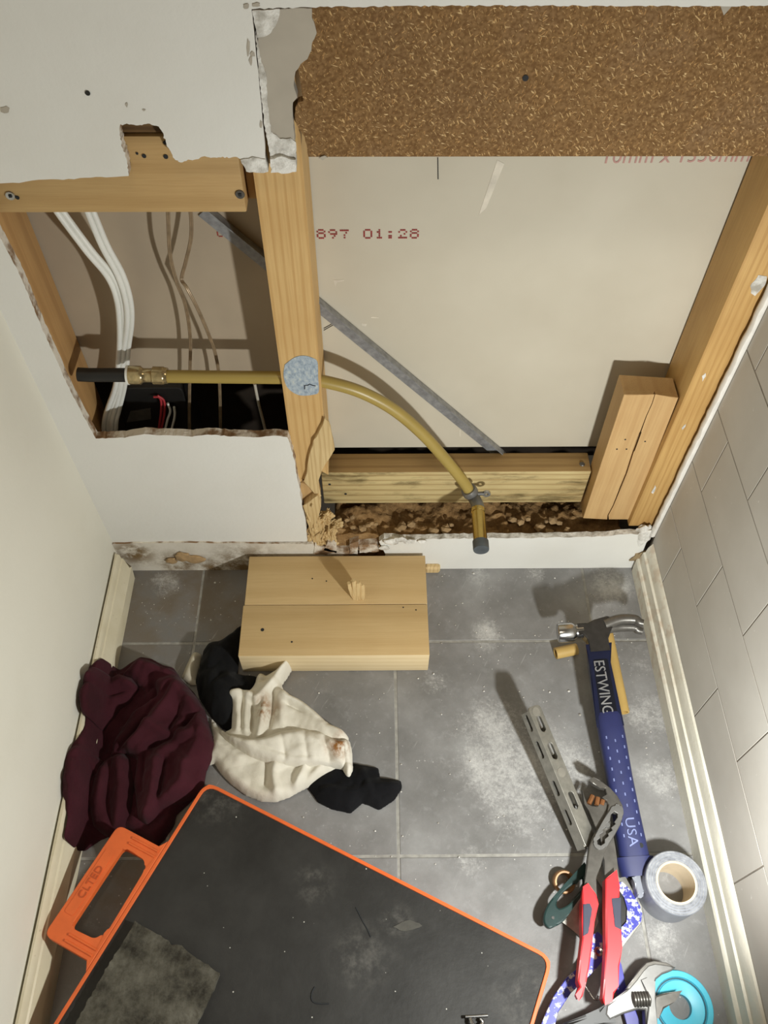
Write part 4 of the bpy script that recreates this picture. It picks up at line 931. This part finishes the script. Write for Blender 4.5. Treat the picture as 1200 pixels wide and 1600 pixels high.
flat('blue_handle', [(928,1461),(934,1457),(941,1462),(941,1500),(928,1518),(912,1533),(892,1552),(872,1582),(864,1612),(842,1612),(855,1578),(866,1555),(886,1527),(908,1508),(922,1486)], .020, .008, M['worn_blue'], shr, .0008)
flat('blue_handle', [(962,1490),(970,1508),(978,1540),(992,1575),(1004,1612),(984,1612),(970,1565),(960,1530)], .012, .008, M['blue'], shr, .001)
c = onZ(935, 1487, .0202); obj('pivot', lathe(c, c+np.array((0, 0, 1)), [(-.001, .0022), (-.001, .0052), (.0012, .0052), (.0015, .0046), (.0010, .0022), (-.001, .0022)], 20), M['steel'], shr, 30)
c = onZ(926, 1556, .004); obj('spring_wire', tube(spline([onZ(914,1540,.006), onZ(922,1552,.006), onZ(928,1561,.006), onZ(936,1562,.006), onZ(938,1556,.006)], 5), .0010, 8), M['steel'], shr, 60)
# grey tab by the tape
tag(obj('metal_tab', slab([[onZ(*q, .030) for q in spline([(990,1372),(1000,1362),(1007,1361),(1011,1370),(1013,1384),(1008,1392),(998,1400),(990,1372)], 4)[:-1]]], (0, 0, -.0295), bev=.002), M['silver_tape']), 'rounded grey tape end standing up between hammer end and tape roll', 'tape end')
# copper fitting ring
rc = onZ(881, 1374, .012); rc[2] = 0
tag(obj('copper_fitting', lathe(rc, rc+np.array((.05, -.25, 1)), [(.0004, .0085), (.0004, .0125), (.003, .0138), (.013, .0138), (.015, .0126), (.015, .0106), (.004, .0095), (.0004, .0085)], 6*4), plain('old_copper', S(150, 112, 74), .5, .25, .3, 80), smooth=30), 'small round copper fitting beside the green shear handle', 'fitting')
# pliers
pk = thing('water_pump_pliers', onZ(938, 1420, .03), 'water pump pliers with red and black handles lying jaws up', 'pliers')
zA = .047
flat('jaw_lower', [(910,1233),(912,1246),(918,1256),(924,1261),(933,1260),(941,1252),(948,1256),(952,1272),(958,1300),(963,1330),(966,1368),(946,1374),(944,1345),(938,1310),(930,1290),(920,1266),(913,1256)], .042, .008, M['dark_steel'], pk, .001)
slot_out = spline([(956,1262),(964,1257),(972,1262),(973,1272),(968,1288),(957,1308),(947,1322),(938,1327),(930,1322),(928,1312),(933,1300),(944,1280),(956,1262)], 4)[:-1]
sl = [(955,1272),(960,1268),(965,1271),(965,1277),(960,1284),(962,1287),(955,1293),(957,1297),(950,1302),(951,1306),(945,1311),(945,1317),(939,1321),(934,1319),(933,1313),(938,1309),(937,1304),(943,1300),(942,1296),(948,1291),(947,1287),(953,1282)]
body = [(922,1219),(928,1216),(941,1221),(954,1231),(965,1243),(973,1258),(975,1270),(970,1288),(960,1306),(950,1322),(943,1338),(937,1352),(932,1372),(931,1398),(914,1388),(918,1345),(921,1322),(928,1304),(940,1284),(949,1268),(951,1257),(948,1251),(943,1246),(948,1240),(946,1232),(938,1230),(926,1224)]
flat('jaw_upper', body, zA, .009, M['dark_steel'], pk, .0014, [sl])
flat('slot_rim', slot_out, zA+.0022, .0025, M['dull_steel'], pk, .0006, [sl])
c = onZ(949, 1289, zA-.001); obj('adjusting_pin', lathe(c-np.array((0, 0, .004)), c+np.array((0, 0, 1)), [(0, .0035), (.005, .0035), (.0055, .003)], 14), M['dull_steel'], pk, 30)
for (a, b) in (((926,1243),(920,1256)), ((934,1246),(932,1258)), ((942,1250),(940,1258))):
    obj('rust_tooth', tube([onZ(*a, .041), onZ(*b, .041)], .0032, 8), plain('rusty_steel', S(128, 84, 48), .7, .4, .3, 90), pk)
g1 = [(913,1387),(919,1383),(932,1397),(933,1412),(929,1440),(927,1458),(925,1482),(921,1512),(916,1535),(911,1556),(905,1560),(902,1554),(906,1542),(903,1533),(906,1500),(910,1465),(909,1440),(910,1410)]
g2 = [(946,1373),(962,1363),(966,1385),(968,1405),(970,1440),(970,1480),(968,1510),(964,1540),(960,1552),(955,1563),(946,1567),(942,1560),(944,1530),(947,1480),(946,1420)]
o = flat('grip', g1, .051, .017, M['red_grip'], pk, .0018)
flat('insert', [(911,1412),(921,1413),(924,1420),(922,1446),(918,1457),(911,1463)], .0516, .010, M['navy_insert'], o, .001)
o = flat('grip', g2, .051, .017, M['red_grip'], pk, .0018)
flat('insert', [(957,1405),(969,1404),(971,1440),(970,1451),(962,1447),(958,1427)], .0516, .010, M['navy_insert'], o, .001)
# adjustable wrench
aw = thing('adjustable_wrench', onZ(1000, 1550, .0), 'steel adjustable wrench with black handle reaching into the bottom corner', 'wrench')
zW = .036
hd_ = [(1056,1512),(1042,1505),(1022,1502),(1011,1505),(1001,1515),(990,1531),(979,1546),(965,1557),(948,1570),(946,1585),(953,1594),(975,1584),(998,1577),(1008,1578),(1010,1612),(1026,1612),(1026,1588),(1025,1560),(1022,1542),(1026,1530),(1036,1522),(1050,1517)]
flat('head', hd_, zW, .014, M['dull_steel'], aw, .002)
flat('jaw_edge', [(1056,1512),(1042,1504),(1022,1501),(1010,1504),(1000,1514),(989,1530),(978,1545),(984,1546),(996,1532),(1006,1518),(1014,1510),(1024,1507),(1040,1509)], zW+.001, .004, M['dark_steel'], aw, .0008)
flat('moving_jaw', [(1023,1556),(1035,1552),(1060,1551),(1052,1563),(1038,1576),(1028,1588),(1022,1588)], zW-.003, .010, M['dark_steel'], aw, .002)
flat('jaw_block', [(1005,1533),(1012,1530),(1022,1535),(1025,1560),(1026,1612),(1012,1612),(1013,1575),(1011,1552)], zW+.003, .012, M['dull_steel'], aw, .0015)
wa = onZ(988, 1562, zW+.001); wbb = onZ(1012, 1561, zW+.001); bm = bmesh.new()
obj('worm_screw', lathe(wa, wbb, [(0, .004)]+[q for k in range(6) for q in ((.0012+k*.0032, .0078), (.0026+k*.0032, .0078), (.0032+k*.0032, .0062))]+[(.0205, .004)], 22), M['dark_steel'], aw, 30)
flat('handle', [(950,1569),(956,1594),(930,1604),(905,1613),(840,1640),(834,1626),(885,1597),(915,1585),(935,1576)], zW-.001, .015, M['black_plastic'], aw, .004)

# plaster crumbs on the floor
bm = bmesh.new(); cr = random.Random(5)
for k in range(260):
    if k < 150: x, y = cr.uniform(XL+.02, .39), -abs(cr.gauss(0, .12))-.008
    else: x, y = cr.uniform(-.1, .39), cr.uniform(-.5, -.05)
    if -.2 < x < .08 and y > -.185: continue
    if y < -.60: continue
    s = cr.uniform(.0004, .0011)*(2.2 if cr.random() < .06 else 1); lo = len(bm.verts)
    bmesh.ops.create_icosphere(bm, subdivisions=1, radius=s); bm.verts.ensure_lookup_table()
    for v in bm.verts[lo:]: v.co = Vector((v.co.x*cr.uniform(.7, 1.6), v.co.y, v.co.z*.7))+Vector((x, y, s*.5))
tag(obj('plaster_crumbs', bm, M['gypsum']), 'tiny white plaster crumbs scattered over the floor tiles', 'debris', kind='stuff')
